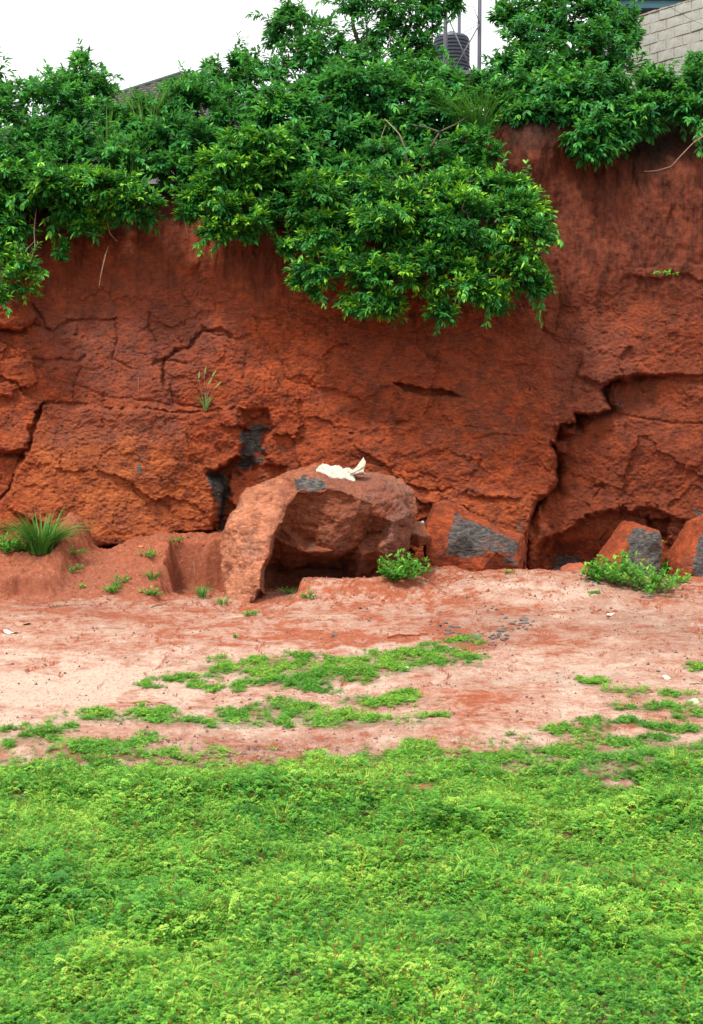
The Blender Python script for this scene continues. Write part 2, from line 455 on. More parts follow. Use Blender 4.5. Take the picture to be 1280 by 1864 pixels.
def cliff_depth(u, v):
    """metres behind the plane Y = 27.2, at photo pixel u, v; also surface masks"""
    un, vn = u / 85.0, v / 85.0
    wx = u + 9 * fbm2(un * 1.7, vn * 1.7, 3, 4, .6) + 3 * noise2(un * 9, vn * 9, 5)
    wy = v + 9 * fbm2(un * 1.7, vn * 1.7, 31, 4, .6) + 3 * noise2(un * 9, vn * 9, 35)
    D = (1085 - v) / 850.0 * 0.95
    D = D + 0.20 * fbm2(un * 0.28, vn * 0.28, 11, 3)
    rock = ss(470, 580, v + 40 * noise2(un * .6, vn * .6, 7))      # 0 in the earthy top layer
    # broken plates
    fx, fy = wx * .94 + wy * .34, -wx * .34 + wy * .94
    D = D + rock * (0.13 * facets(fx / 190, fy / 110, 40, 1.3, .75) + .05 * fbm2(un * .7, vn * 1.1, 41, 4, .55))
    D = D + rock * 0.055 * facets((wx + 14 * noise2(un * 3, vn * 3, 61)) / 66, (wy + 10 * noise2(un * 3, vn * 3, 62)) / 34, 60, 1.3, .55)
    D = D + rock * 0.026 * facets(fx / 20, fy / 11, 80, 1.3, .6)
    # pick marks and grain
    rx, ry = u * .90 - v * .43, u * .43 + v * .90
    kk = .45 + .55 * ss(-.5, .5, fbm2(un * .8, vn * .8, 94, 3))
    D = D + rock * (0.016 * kk * np.abs(noise2((rx + 6 * noise2(un * 5, vn * 5, 95)) / 26, ry / 10, 91)) + 0.013 * noise2(rx / 14, ry / 7, 96) + 0.015 * (1.3 - kk) * noise2(rx / 7, ry / 4, 92) + 0.016 * noise2(u / 4.5, v / 4, 93))
    # earthy top: vertical runnels
    soil = 1 - rock
    D = D + soil * (0.16 * fbm2(u / 60, v / 160, 101, 3) + 0.07 * np.abs(noise2(u / 17, v / 60, 102)) + 0.03 * noise2(u / 7, v / 14, 103) + .012 * noise2(u / 4, v / 4, 104))
    def soft(poly, amp, w=10.0, wob=1.0):
        x, y = u + (wx - u) * wob, v + (wy - v) * wob
        return amp * ss(-w * .5, w * .5, sdpoly(x, y, poly))
    # big left slab, proud of the wall
    slab = [(80, 737), (250, 742), (432, 744), (440, 790), (432, 832), (385, 862), (408, 900), (398, 962), (330, 985), (250, 985), (150, 1005), (95, 960), (20, 930), (12, 900), (45, 830)]
    D = D - soft(slab, 0.22, 7) * (1.15 - .4 * ss(700, 950, v))
    D = D - soft([(-400, 700), (-60, 700), (10, 700), (70, 735), (42, 828), (-60, 828), (-400, 830)], 0.24, 5)
    D = D - soft([(-60, 480), (50, 556), (62, 575), (44, 604), (0, 598), (-60, 590), (-300, 590), (-300, 480)], 0.26, 5)
    D = D - soft([(5, 655), (60, 655), (70, 690), (20, 725), (-60, 720), (-60, 655)], 0.12, 5)
    # niche right of the slab and the recess below it
    D = D + soft([(440, 745), (486, 742), (492, 790), (478, 838), (445, 858), (418, 872), (425, 960), (400, 1010), (392, 965), (406, 900), (378, 862), (430, 835), (442, 790)], 0.30, 10)
    D = D + soft([(380, 858), (440, 838), (520, 850), (520, 1010), (400, 1010), (395, 960)], 0.30, 12)
    D = D - soft([(432, 742), (478, 742), (470, 757), (455, 752), (445, 775), (432, 775)], 0.10, 4)
    # undercut along the foot on the left
    D = D + soft([(125, 1003), (200, 992), (300, 980), (392, 962), (430, 1100), (110, 1100)], 0.75, 9, .6)
    # step on the right: wall recessed beyond the fracture, swinging forward again to the right
    frac = [(1192, 682), (1150, 684), (1112, 695), (1098, 708), (1103, 728), (1114, 745), (1100, 752), (1048, 753), (1050, 772), (1022, 774), (1012, 800), (1004, 815), (1014, 830), (1009, 892), (982, 915), (962, 950), (955, 1100), (1500, 1100), (1500, 684)]
    D = D + soft(frac, 0.62, 4, .45) * (1.0 - 0.80 * ss(985, 1260, u + .35 * (v - 800))) 
    # open joint along the fracture
    sdf = sdpoly(u + .45 * (wx - u), v + .45 * (wy - v), frac)
    D = D + np.where(sdf > 0, np.exp(-sdf / 8.0), np.exp(sdf / 1.5)) * .55 * (.35 + .9 * ss(-.3, .3, noise2(un * 1.9, vn * 1.9, 97))) * (1 - ss(1130, 1230, u)) * (.45 + .55 * ss(740, 900, v) + .5 * np.exp(-((v - 765) / 25.0) ** 2))
    D = D - soft([(1012, 772), (1050, 770), (1044, 790), (1018, 792)], 0.34, 4, .4)
    D = D - soft([(1006, 800), (1032, 806), (1030, 826), (1010, 822)], 0.28, 4, .4)
    sds = sdpoly(u + .6 * (wx - u), v + .6 * (wy - v), slab)
    D = D + np.where(sds < 0, np.exp(sds / 6.0), 0) * .20 * ss(240, 330, u + .3 * (v - 900)) * ss(800, 850, v)
    # hollow under the right part
    D = D + soft([(985, 985), (1040, 958), (1095, 932), (1190, 930), (1290, 962), (1400, 1000), (1400, 1110), (960, 1110)], .80, 12, .8) * (.40 + .60 * ss(950, 1030, v)) * (1 - .55 * ss(1100, 1240, u))
    D = D + soft([(1178, 948), (1222, 945), (1215, 985), (1190, 985)], 0.35, 8)
    D = D - soft([(960, 945), (985, 925), (1000, 960), (1008, 1000), (1003, 1060), (958, 1060)], 0.42, 12)
    # ledges in the middle
    D = D + soft([(712, 699), (740, 703), (800, 708), (836, 722), (770, 722), (735, 712)], 0.30, 4, .5)
    D = D + soft([(560, 690), (655, 730), (712, 705), (735, 742), (700, 768), (620, 770)], 0.08, 8)
    D = D - soft([(735, 768), (830, 772), (940, 782), (1003, 790), (1003, 900), (900, 905), (740, 880), (640, 800), (660, 772)], 0.10, 6)
    D = D - soft([(712, 738), (742, 735), (745, 765), (720, 762)], 0.12, 4, .5)
    D = D - soft([(740, 905), (860, 890), (985, 905), (950, 985), (900, 960), (830, 925)], 0.10, 8)
    # upper ledges right
    D = D - soft([(1065, 640), (1130, 610), (1145, 630), (1125, 655), (1170, 662), (1195, 680), (1110, 695), (1050, 680)], 0.14, 6)
    D = D - soft([(1150, 488), (1300, 480), (1300, 500), (1160, 505)], 0.09, 8)
    D = D + .9 * ss(1090, 1180, u) * (1 - ss(215, 330, v)) + .5 * (1 - ss(330, 440, v)) * (1 - ss(880, 940, u))
    # rounded shoulder and gully under the right trees
    D = D - 0.55 * np.exp(-((u - 965) / 30.0) ** 2 - ((v - 285) / 70.0) ** 2)
    D = D + 0.35 * np.exp(-((u - 1080) / 80.0) ** 2 - ((v - 300) / 50.0) ** 2)
    D = D - 0.16 * np.exp(-((u - 342) / 16.0) ** 2 - ((v - 482) / 12.0) ** 2)
    D = D + 0.25 * np.exp(-((u - 60) / 22.0) ** 2 - ((v - 520) / 60.0) ** 2)
    # cracks
    def crack(pts, depth, w):
        d = dline(u + .5 * (wx - u), v + .5 * (wy - v), pts)
        return depth * np.exp(-(d / w) ** 2)
    cr = 0
    for pts, dp, w in (
        ([(76, 735), (64, 785), (52, 812), (40, 832), (22, 880), (0, 910), (-60, 960)], .14, 2.2),
        ([(-40, 592), (0, 600), (44, 606)], .20, 5), ([(-60, 828), (0, 826), (40, 832)], .25, 5),
        ([(60, 555), (82, 596), (96, 604), (108, 596), (130, 584), (215, 580)], .08, 2.5),
        ([(60, 590), (90, 600)], .08, 2.5), ([(45, 655), (110, 655), (140, 660), (155, 648)], .07, 2.5),
        ([(208, 580), (212, 620), (206, 655), (235, 668)], .06, 2.5), ([(148, 670), (138, 690), (132, 722)], .05, 2),
        ([(268, 572), (270, 600), (282, 622)], .07, 2.5), ([(298, 700), (299, 655), (320, 640), (345, 632), (352, 616), (368, 604), (395, 600), (420, 612)], .14, 3.5),
        ([(365, 595), (395, 610), (430, 618)], .08, 2.5), ([(280, 660), (300, 655), (340, 662)], .08, 2.5),
        ([(76, 735), (140, 733), (170, 742), (250, 744), (330, 752), (430, 745)], .09, 3),
        ([(140, 700), (200, 722), (300, 735), (390, 742)], .04, 2), ([(310, 700), (316, 730), (340, 745)], .06, 2.5),
        ([(505, 635), (520, 690), (560, 700), (590, 668)], .04, 2), ([(450, 640), (445, 662), (440, 690)], .05, 2.5),
        ([(740, 770), (800, 772), (830, 776), (930, 784)], .06, 2.2), ([(1040, 705), (1048, 680), (1060, 655)], .06, 2),
        ([(1112, 752), (1160, 760), (1230, 770), (1300, 772)], .05, 2.2), ([(1085, 884), (1096, 880), (1100, 892)], .10, 3),
        ([(1098, 880), (1085, 905)], .05, 2), ([(1190, 682), (1240, 700), (1290, 690)], .05, 3),
        ([(560, 560), (620, 600), (690, 612), (760, 600)], .03, 3), ([(1015, 480), (1018, 540), (1012, 600)], .04, 3),
        ([(860, 800), (930, 790), (990, 805)], .04, 2.2), ([(640, 830), (700, 850), (800, 870)], .04, 2.2)):
        cr = cr + crack(pts, dp, w)
    D = D + cr
    # masks
    wob = 12 * fbm2(un * 2.5, vn * 2.5, 55, 3)
    def mask(poly, w=14): return ss(-w, w, sdpoly(u + wob, v + wob, poly))
    grey = mask([(452, 765), (486, 770), (480, 800), (473, 832), (455, 852), (428, 848), (444, 800)], 4)
    grey = np.maximum(grey, mask([(377, 858), (412, 866), (416, 900), (410, 985), (392, 985), (400, 920), (384, 900)], 4))
    grey = np.maximum(grey, mask([(1262, 925), (1300, 930), (1300, 960), (1275, 945)], 4))
    grey = np.maximum(grey, .62 * mask([(1010, 1000), (1060, 1010), (1060, 1050), (1010, 1050)], 8))
    for (a, b_, c, d_) in ((255, 832, 5, 4), (254, 855, 6, 11), (945, 960, 4, 9), (1128, 737, 9, 3)):
        grey = np.maximum(grey, np.exp(-((u - a) / c) ** 2 - ((v - b_) / d_) ** 2))
    soilm = np.clip(1 - ss(420, 600, v + 90 * noise2(un * .5, vn * .5, 8) + 20 * noise2(un * 2, vn * 2, 9) - 60 * ss(900, 1100, u)) * (1 - .55 * ss(950, 1050, u) * ss(310, 400, v)), 0, 1)
    ochre = .9 * mask([(60, 790), (250, 770), (390, 880), (400, 970), (120, 990), (40, 900)], 60)
    ochre = np.maximum(ochre, .35 * mask([(760, 890), (980, 905), (950, 1000), (820, 940)], 25))
    weather = .8 * mask([(60, 560), (330, 540), (440, 620), (300, 740), (120, 730), (60, 640)], 60)
    weather = np.maximum(weather, .75 * mask([(90, 745), (330, 750), (340, 800), (100, 820)], 25))
    weather = np.maximum(weather, .6 * mask([(980, 610), (1130, 600), (1170, 670), (1100, 740), (1010, 740)], 40))
    weather = np.maximum(weather, .45 * mask([(600, 580), (980, 600), (1000, 700), (640, 690)], 60))
    bush_shade = 1 - ss(20, 110, v + 40 * noise2(un * .9, vn * .3, 12) + 18 * noise2(un * 4, vn * .8, 13) - top_v(u) - 40 * ss(1000, 1200, u))  # band below the lip where bush shade is painted on
    return D, grey, soilm, ochre, weather, bush_shade

def build_cliff():
    u = np.concatenate([[-6000, -4000, -2600, -1700], np.linspace(-1200, -90, 60), np.arange(-70, 1352, 1.95), np.linspace(1370, 2400, 55), [3000, 4000, 5500, 7000]])
    s = np.linspace(0, 1, 455)
    U, S = np.meshgrid(u, s)
    T = top_v(U)
    V = T + S * (1095 - T)
    D, g, so, oc, we, bsh = cliff_depth(U, V)
    edge = np.exp(-S * 60)                      # rounded lip
    Y = 27.2 + D + edge * .5
    pts = P(U, V, Y)
    # plateau rows running back from the lip
    rows = []
    lip = pts[0]
    for k, dy in enumerate((400, 150, 70, 35, 20, 12, 8, 5.5, 4, 3, 2.2, 1.6, 1.1, .7, .4, .2)):
        r = lip.copy(); r[:, 1] += dy
        r[:, 0] *= (r[:, 1] / lip[:, 1])
        r[:, 2] += .06 * dy ** .7 + .08 * fbm2(r[:, 0] * .8, r[:, 1] * .8, 77, 2)
        rows.append(r)
    nb = len(rows)
    G = np.concatenate([np.stack(rows), pts], 0)
    pad = lambda a, val: np.concatenate([np.full((nb, a.shape[1]), val), a], 0)
    nr, nc = G.shape[:2]
    idx = np.arange(nr * nc).reshape(nr, nc)
    Fq = np.stack([idx[:-1, :-1], idx[1:, :-1], idx[1:, 1:], idx[:-1, 1:]], -1).reshape(-1, 4)
    at = {'grey': ('POINT', pad(g, 0.)), 'soil': ('POINT', pad(so, 1.)), 'ochre': ('POINT', pad(oc, 0.)), 'weather': ('POINT', pad(we, 0.)), 'bush_shade': ('POINT', pad(bsh, 1.))}
    me = mesh_np('cliff', G.reshape(-1, 3), Fq, True, at, M_cliff)
    link('cliff', me, kind='structure')
build_cliff()

def cliff_pt(px, py, off=0.0):
    D = cliff_depth(np.array([float(px)]), np.array([float(py)]))[0][0]
    return P(px, py, 27.2 + D - off)

# ---------------------------------------------------------------- the ground
def gx(px, Y): return (px - CX) / F * Y

def height(x, Y):
    h = 0.05 * fbm2(x * .35, Y * .35, 201, 3) + 0.02 * noise2(x * 1.6, Y * 1.6, 202)
    h = h + 0.10 * ss(16, 23, Y)
    wx = x + .10 * fbm2(x * 1.3, Y * 1.3, 210, 3); wy = Y + .10 * fbm2(x * 1.3, Y * 1.3, 220, 3)
    # left mound with the pit cut out of its right half
    ax = np.exp(-(np.clip(-(wx + 3.9), 0, None) / 1.5) ** 2) * (1 - ss(-2.3, -1.9, wx))
    ramp = ss(22.4, 25.6, wy)
    pit = ss(25.55, 25.75, wy)
    cut = ss(-3.50, -3.36, wx + .06 * noise2(x * 5, Y * 5, 230))
    h = h + 0.86 * ax * (ramp * (1 - cut) + pit * cut)
    h = h - 0.12 * cut * (1 - pit) * (1 - ss(-2.5, -2.2, wx)) * ss(23.9, 24.4, wy)
    # far left bank with an eroded scarp
    fl = 1 - ss(-5.7, -4.9, wx)
    h = h + fl * (0.36 * ss(23.50, 23.62, wy + .1 * noise2(x * 2.2, Y * 1.0, 231) + .05 * noise2(x * 7, Y * 3, 232)) * (1 - ss(-5.45, -5.2, wx)) + 0.42 * ss(23.6, 25.8, wy))
    h = h + 0.35 * np.exp(-((x + 5.6) / .35) ** 2 - ((Y - 26.3) / .5) ** 2)
    # rim in front of the boulder
    rim = ss(-1.02, -.86, wx) * (1 - ss(1.2, 1.9, wx))
    h = h + 0.36 * rim * np.exp(-(np.clip(23.35 - wy, 0, None) / .60) ** 2) * (1 - ss(23.45, 23.9, wy))
    # broad sandy swell to the right
    sw = ss(1.0, 2.6, wx)
    h = h + sw * .36 * np.exp(-(np.clip(24.3 - wy, 0, None) / 1.9) ** 2) * (1 - ss(24.6, 25.6, wy) * .9) * (1 - .3 * ss(4.6, 5.6, wx) + .25 * ss(6, 7.2, wx))
    # soil cone at the foot of the leaning rock
    h = h + 0.55 * np.clip(1 - np.hypot((x - 1.75) / 1.15, (Y - 26.0) / 1.3), 0, 1) ** 1.1
    h = h - 0.20 * np.exp(-((x + 1.9) / .42) ** 2 - ((Y - 22.55) / .55) ** 2)
    rl = noise2(wx * .75 + .4 * noise2(x * 2, Y * 2, 261), wy * .42, 262)
    h = h - .030 * np.exp(-(rl / .045) ** 2) * ss(12.5, 14, Y) * (1 - ss(22.5, 23.2, Y))
    # crumbs, runnels
    rough = ss(20.5, 23, Y) * .5 + .5
    h = h + rough * (0.016 * noise2(x * 5.5, Y * 3.5, 240) + 0.010 * noise2(x * 13, Y * 9, 241) + .005 * noise2(x * 30, Y * 22, 242))
    steep = ss(23.2, 25.5, Y)
    h = h + steep * (.04 * fbm2(x * 3, Y * 3, 250, 4, .6)) + ss(22.8, 23.6, Y) * (1 - ss(-2.4, -2.0, x)) * (.06 * facets(x * 3.6 + .5 * noise2(x * 3, Y * 3, 257), Y * 3.6, 255, 1.2, .7) + .02 * facets(x * 11, Y * 11, 258, 1.2, .9) + .025 * np.abs(noise2(x * 9, Y * 9, 256)))
    # hummocks in the green field
    fld = 1 - ss(11.5, 13.5, Y)
    h = h + fld * (0.10 * fbm2(x * .8, Y * .6, 260, 3)) * ss(2, 6, Y)
    # shallow erosion steps in the sand
    for (cx_, cy_, w, d) in ((gx(30, 18.5), 18.6, .9, .06), (gx(1140, 21.6), 21.7, .55, .08), (gx(420, 22.0), 21.0, 1.6, .03)):
        h = h - d * np.exp(-((wx - cx_) / w) ** 2) * ss(cy_ - .10, cy_, wy) * (1 - ss(cy_ + .05, cy_ + .8, wy))
    return h

PATCH = [  # bright green mats lying on the sand: px, py, half width, half height
    (475, 1214, 95, 12), (520, 1236, 70, 14), (585, 1240, 35, 22), (545, 1208, 40, 16), (680, 1215, 100, 15), (790, 1203, 80, 12), (740, 1194, 70, 8), (640, 1225, 60, 18), (845, 1172, 38, 6), (780, 1180, 25, 4),
    (340, 1232, 60, 6), (265, 1246, 25, 4), (370, 1248, 28, 5), (440, 1252, 15, 11),
    (160, 1372, 88, 15), (240, 1366, 45, 14), (262, 1346, 22, 7), (58, 1342, 52, 12), (205, 1306, 70, 9), (270, 1300, 60, 10), (330, 1318, 60, 7), (0, 1362, 10, 6), (100, 1330, 30, 8),
    (480, 1318, 70, 8), (560, 1308, 90, 14), (640, 1318, 100, 9), (700, 1280, 70, 8), (520, 1286, 60, 9), (450, 1300, 60, 8), (780, 1316, 40, 5), (660, 1276, 40, 6), (405, 1322, 50, 6), (720, 1268, 40, 5),
    (1090, 1322, 34, 9), (1020, 1332, 24, 7), (1140, 1262, 40, 6), (1135, 1290, 26, 4), (1220, 1290, 60, 7), (1265, 1302, 30, 10), (1170, 1316, 50, 5), (1085, 1246, 25, 5), (1250, 1328, 60, 5), (1240, 1270, 30, 4), (938, 1346, 9, 3), (1270, 1218, 18, 5),
    (700, 1384, 70, 12), (765, 1368, 40, 8), (840, 1392, 55, 12), (900, 1384, 60, 10), (980, 1372, 60, 8), (1060, 1366, 70, 12), (1150, 1350, 90, 10), (1240, 1362, 80, 10), (1010, 1392, 60, 8), (1120, 1385, 60, 9), (840, 1368, 20, 4), (1060, 1345, 40, 6), (1200, 1380, 70, 12), (330, 1392, 60, 8), (230, 1398, 60, 8)]
HOLES = [(478, 1492, 18, 8), (1130, 1424, 38, 9), (1050, 1402, 40, 5), (770, 1432, 30, 12), (985, 1440, 26, 5), (745, 1410, 20, 8), (915, 1404, 30, 4), (1160, 1398, 22, 5), (960, 1418, 30, 4)]

def green_mask(px, py):
    un, vn = px / 60.0, py / 26.0
    w = 13 * fbm2(un, vn, 301, 5, .7)
    line = np.interp(px, [-200, 0, 100, 200, 320, 400, 440, 480, 560, 620, 700, 780, 850, 950, 1050, 1150, 1280, 1500],
                     [1412, 1405, 1412, 1404, 1398, 1402, 1412, 1424, 1415, 1402, 1392, 1398, 1402, 1412, 1408, 1404, 1396, 1390])
    f = ss(-42, 22, py + 1.9 * w - line + 16 * noise2(px / 16, py / 5, 334))
    for (a, b, c, d) in HOLES:
        f = f * (1 - np.exp(-(((px - a) / c) ** 2 + ((py - b) / d) ** 2) ** 1.5))
    e = np.full_like(px, -1.0)
    for (a, b, c, d) in PATCH:
        e = np.maximum(e, 1 - np.hypot((px - a + w) / c, (py - b + w * .45) / d))
    e = np.maximum(e, -1 + (.86 + .25 * noise2(px / 50, py / 12, 336)) * ss(700, 980, px) * ss(1300, 1375, py))
    e = np.maximum(e, -1 + .88 * ss(1335, 1405, py))
    pt = ss(-.50, .42, e + .42 * noise2(px / 15, py / 5, 333) + .3 * noise2(px / 50, py / 14, 335))
    return np.clip(f, 0, 1), np.clip(pt, 0, 1)

def build_ground():
    u = np.concatenate([[-40000, -20000, -9000, -5000, -3000, -1800], np.linspace(-1200, -90, 40), np.arange(-70, 1352, 2.3), np.linspace(1370, 2400, 40), [3000, 5000, 9000, 20000, 40000]])
    pys = np.arange(1950, 1112, -2.3)
    Y = np.concatenate([[-400, -150, -50, -20, -8, -2, 1, 3, 4.2, 5], F * CAMH / (pys - 795)])
    Y = np.concatenate([Y, np.arange(Y[-1] + .03, 27.9, 0.028), [28.5, 30, 36, 60, 150, 500]])
    scale = np.where(Y > 5, Y, 5 + (5 - Y) * .8)
    UU, YY = np.meshgrid(u, Y)
    X = (UU - CX) / F * scale[:, None]
    Z = height(X, YY)
    Z = np.where(YY > 28.6, -0.3, Z)
    pts = np.stack([X, YY, Z], -1)
    px, py = proj(pts)
    px = np.clip(px, -5000, 5000); py = np.clip(py, -3000, 5000)
    gf, gp = green_mask(px, py)
    gf = np.where(YY < 5, 1, gf); gp = np.where(YY < 5, 0, gp)
    wob = 30 * fbm2(px / 120, py / 40, 400, 4, .6)
    wv = py + .9 * wob
    sand = np.interp(wv, [900, 1030, 1125, 1150, 1175, 1200, 1240, 1300, 1345, 1420], [.05, .16, .38, .42, .50, .62, .66, .64, .56, .5])
    def el(a, b, c, d): return np.exp(-((px + wob - a) / c) ** 2 - ((wv - b) / d) ** 2)
    sand = sand + .55 * el(960, 1068, 170, 26) + .30 * el(1180, 1110, 120, 40) + .55 * el(120, 1250, 240, 50) - .55 * el(700, 1168, 260, 13) - .25 * el(120, 1190, 120, 14)
    sand = sand - .30 * el(480, 1378, 260, 34) - .30 * el(860, 1290, 130, 22) - .35 * el(440, 1268, 90, 12) - .4 * el(240, 1278, 90, 9) - .25 * el(1120, 1100, 60, 14) - .3 * el(1230, 1220, 90, 10) - .3 * el(820, 1260, 150, 14)
    sand = sand + .25 * el(980, 1345, 120, 14) + .3 * el(650, 1186, 160, 8) + .3 * el(1080, 1230, 140, 14)
    gy_, gx_ = np.gradient(Z); slope = np.hypot(gy_ / (np.gradient(YY, axis=0) + 1e-6), gx_ / (np.gradient(X, axis=1) + 1e-6))
    sand = sand - .9 * ss(.35, 1.1, slope) * (YY > 15)
    sand = sand - .22 * (1 - ss(1040, 1125, wv)) * (1 - ss(360, 460, px))
    sand = np.where((px < 0) | (px > 1280), np.clip(sand, .2, .9), sand)
    grit = .25 + .55 * el(520, 1375, 260, 34) + .5 * el(900, 1140, 160, 34) + .5 * el(1200, 1140, 130, 50) + .4 * el(1000, 1235, 260, 10) + .45 * el(160, 1070, 200, 60) - .3 * el(100, 1250, 200, 50)
    idx = np.arange(UU.size).reshape(UU.shape)
    Fq = np.stack([idx[:-1, :-1], idx[:-1, 1:], idx[1:, 1:], idx[1:, :-1]], -1).reshape(-1, 4)
    at = {'sand': ('POINT', sand), 'grit': ('POINT', grit), 'green': ('POINT', np.clip(gf + .55 * gp, 0, 1))}
    me = mesh_np('ground', pts.reshape(-1, 3), Fq, True, at, M_ground)
    link('ground', me, kind='structure')
build_ground()

_Ys = np.arange(5.0, 27.6, 0.03)
def ground_hit(px, py, default=24.5):
    d = P(px, py, 1.0) - np.array([0, 0, CAMH]); d = d / d[1]
    x, z = d[0] * _Ys, CAMH + d[2] * _Ys
    h = height(x, _Ys)
    k = np.nonzero(z <= h)[0]
    Y = _Ys[k[0]] if len(k) else default
    return np.array([d[0] * Y, Y, float(height(np.array([d[0] * Y]), np.array([Y]))[0])])

# ---------------------------------------------------------------- rocks
def midsub(V, Fs):
    E = np.sort(np.concatenate([Fs[:, [0, 1]], Fs[:, [1, 2]], Fs[:, [2, 0]]]), 1)
    Eu, inv = np.unique(E, axis=0, return_inverse=True)
    inv = inv.reshape(-1)
    mid = (V[Eu[:, 0]] + V[Eu[:, 1]]) / 2
    n = len(V); m = len(Fs)
    a, b, c = n + inv[:m], n + inv[m:2 * m], n + inv[2 * m:]
    F2 = np.concatenate([np.stack([Fs[:, 0], a, c], 1), np.stack([a, Fs[:, 1], b], 1), np.stack([c, b, Fs[:, 2]], 1), np.stack([a, b, c], 1)])
    return np.vstack([V, mid]), F2

def vnormals(V, Fs):
    fn = np.cross(V[Fs[:, 1]] - V[Fs[:, 0]], V[Fs[:, 2]] - V[Fs[:, 0]])
    N = np.zeros_like(V)
    for k in range(3): np.add.at(N, Fs[:, k], fn)
    return N / (np.linalg.norm(N, axis=1)[:, None] + 1e-12)

def relax(V, Fs, it, amt=.5):
    E = np.concatenate([Fs[:, [0, 1]], Fs[:, [1, 2]], Fs[:, [2, 0]]])
    for _ in range(it):
        S = np.zeros_like(V); c = np.zeros(len(V))
        for a, b in ((0, 1), (1, 0)):
            np.add.at(S, E[:, a], V[E[:, b]]); np.add.at(c, E[:, a], 1)
        V = V * (1 - amt) + amt * S / c[:, None]
    return V

def rock(name, rim, inner, creases, Yback, label, cat, mat, levels=4, rough=.05, masks=None, seed=1, back=.72):
    """closed rock: rim and inner are (px, py, depth); the far side bulges back to Yback"""
    pts = list(rim) + list(inner); n = len(rim)
    edges = [(i, (i + 1) % n) for i in range(n)] + [(a, b) for a, b in creases]
    vs, es, fs, ov, oe, of = delaunay_2d_cdt([Vector((p[0], p[1])) for p in pts], edges, [], 1, 1e-4)
    depth = []
    for i, v in enumerate(vs):
        src = ov[i]
        depth.append(pts[src[0]][2] if src else np.mean([p[2] for p in pts]))
    vs = np.array([(v[0], v[1]) for v in vs]); depth = np.array(depth)
    V = P(vs[:, 0], vs[:, 1], depth)
    Fs = [list(f) for f in fs]
    # orient towards the camera
    Fo = []
    for f in Fs:
        a, b, c = V[f[0]], V[f[1]], V[f[2]]
        Fo.append(f if np.cross(b - a, c - a)[1] < 0 else f[::-1])
    # back: inset ring and centre
    ring = []
    rid = []
    for i in range(n):
        k = [j for j, s in enumerate(ov) if i in s][0]; rid.append(k)
    c = V[rid].mean(0)
    B = []
    ym = (V[rid][:, 1].mean() + Yback) / 2
    for (w, yb) in ((1.0, .45), (back, .9)):
        for k in rid:
            p = V[k].copy(); q = c + (p - c) * w; q[1] = p[1] + (Yback - p[1]) * yb; B.append(q)
    cc = c.copy(); cc[1] = Yback; B.append(cc)
    base = len(V); V = np.vstack([V, np.array(B)])
    rings = [rid, [base + i for i in range(n)], [base + n + i for i in range(n)]]
    # winding of the rim in the front faces
    dirs = set()
    for f in Fo:
        for i in range(3): dirs.add((f[i], f[(i + 1) % 3]))
    fwd = (rid[0], rid[1]) in dirs
    for r0, r1 in zip(rings[:-1], rings[1:]):
        for i in range(n):
            j = (i + 1) % n
            q = [r0[j], r0[i], r1[i], r1[j]] if fwd else [r0[i], r0[j], r1[j], r1[i]]
            Fo += [[q[0], q[1], q[2]], [q[0], q[2], q[3]]]
    L = base + 2 * n
    for i in range(n):
        j = (i + 1) % n
        Fo.append([rings[2][j], rings[2][i], L] if fwd else [rings[2][i], rings[2][j], L])
    Fs = np.array(Fo)
    V, Fs = midsub(V, Fs); V, Fs = midsub(V, Fs)
    V = relax(V, Fs, 1, .06)
    for _ in range(levels - 2): V, Fs = midsub(V, Fs)
    V = relax(V, Fs, 1, .35)
    N = vnormals(V, Fs)
    sz = rough
    disp = sz * 1.1 * fbm3(V * 1.6, seed, 3) + sz * .9 * (np.abs(noise3(V * np.array([4, 4, 7]), seed + 9)) - .3) + sz * .35 * noise3(V * 14, seed + 3) + sz * .2 * noise3(V * 32, seed + 4)
    V = V + N * disp[:, None]
    px, py = proj(V)
    at = {}
    for nm in ('grey', 'soil', 'ochre', 'weather'):
        if masks and nm in masks:
            a = np.zeros(len(V)); w = 5 * fbm2(px / 14, py / 14, seed + 70, 3)
            for poly, amp, soft_ in masks[nm]:
                a = np.maximum(a, amp * ss(-soft_, soft_, sdpoly(px + w, py + w, poly)))
            at[nm] = ('POINT', a)
    base_p = V[np.argmin(V[:, 2])].copy()
    org = np.array([V[:, 0].mean(), V[:, 1].mean(), V[:, 2].min()])
    me = mesh_np(name, V - org, Fs, True, at, mat)
    return link(name, me, None, label, cat, loc=org)

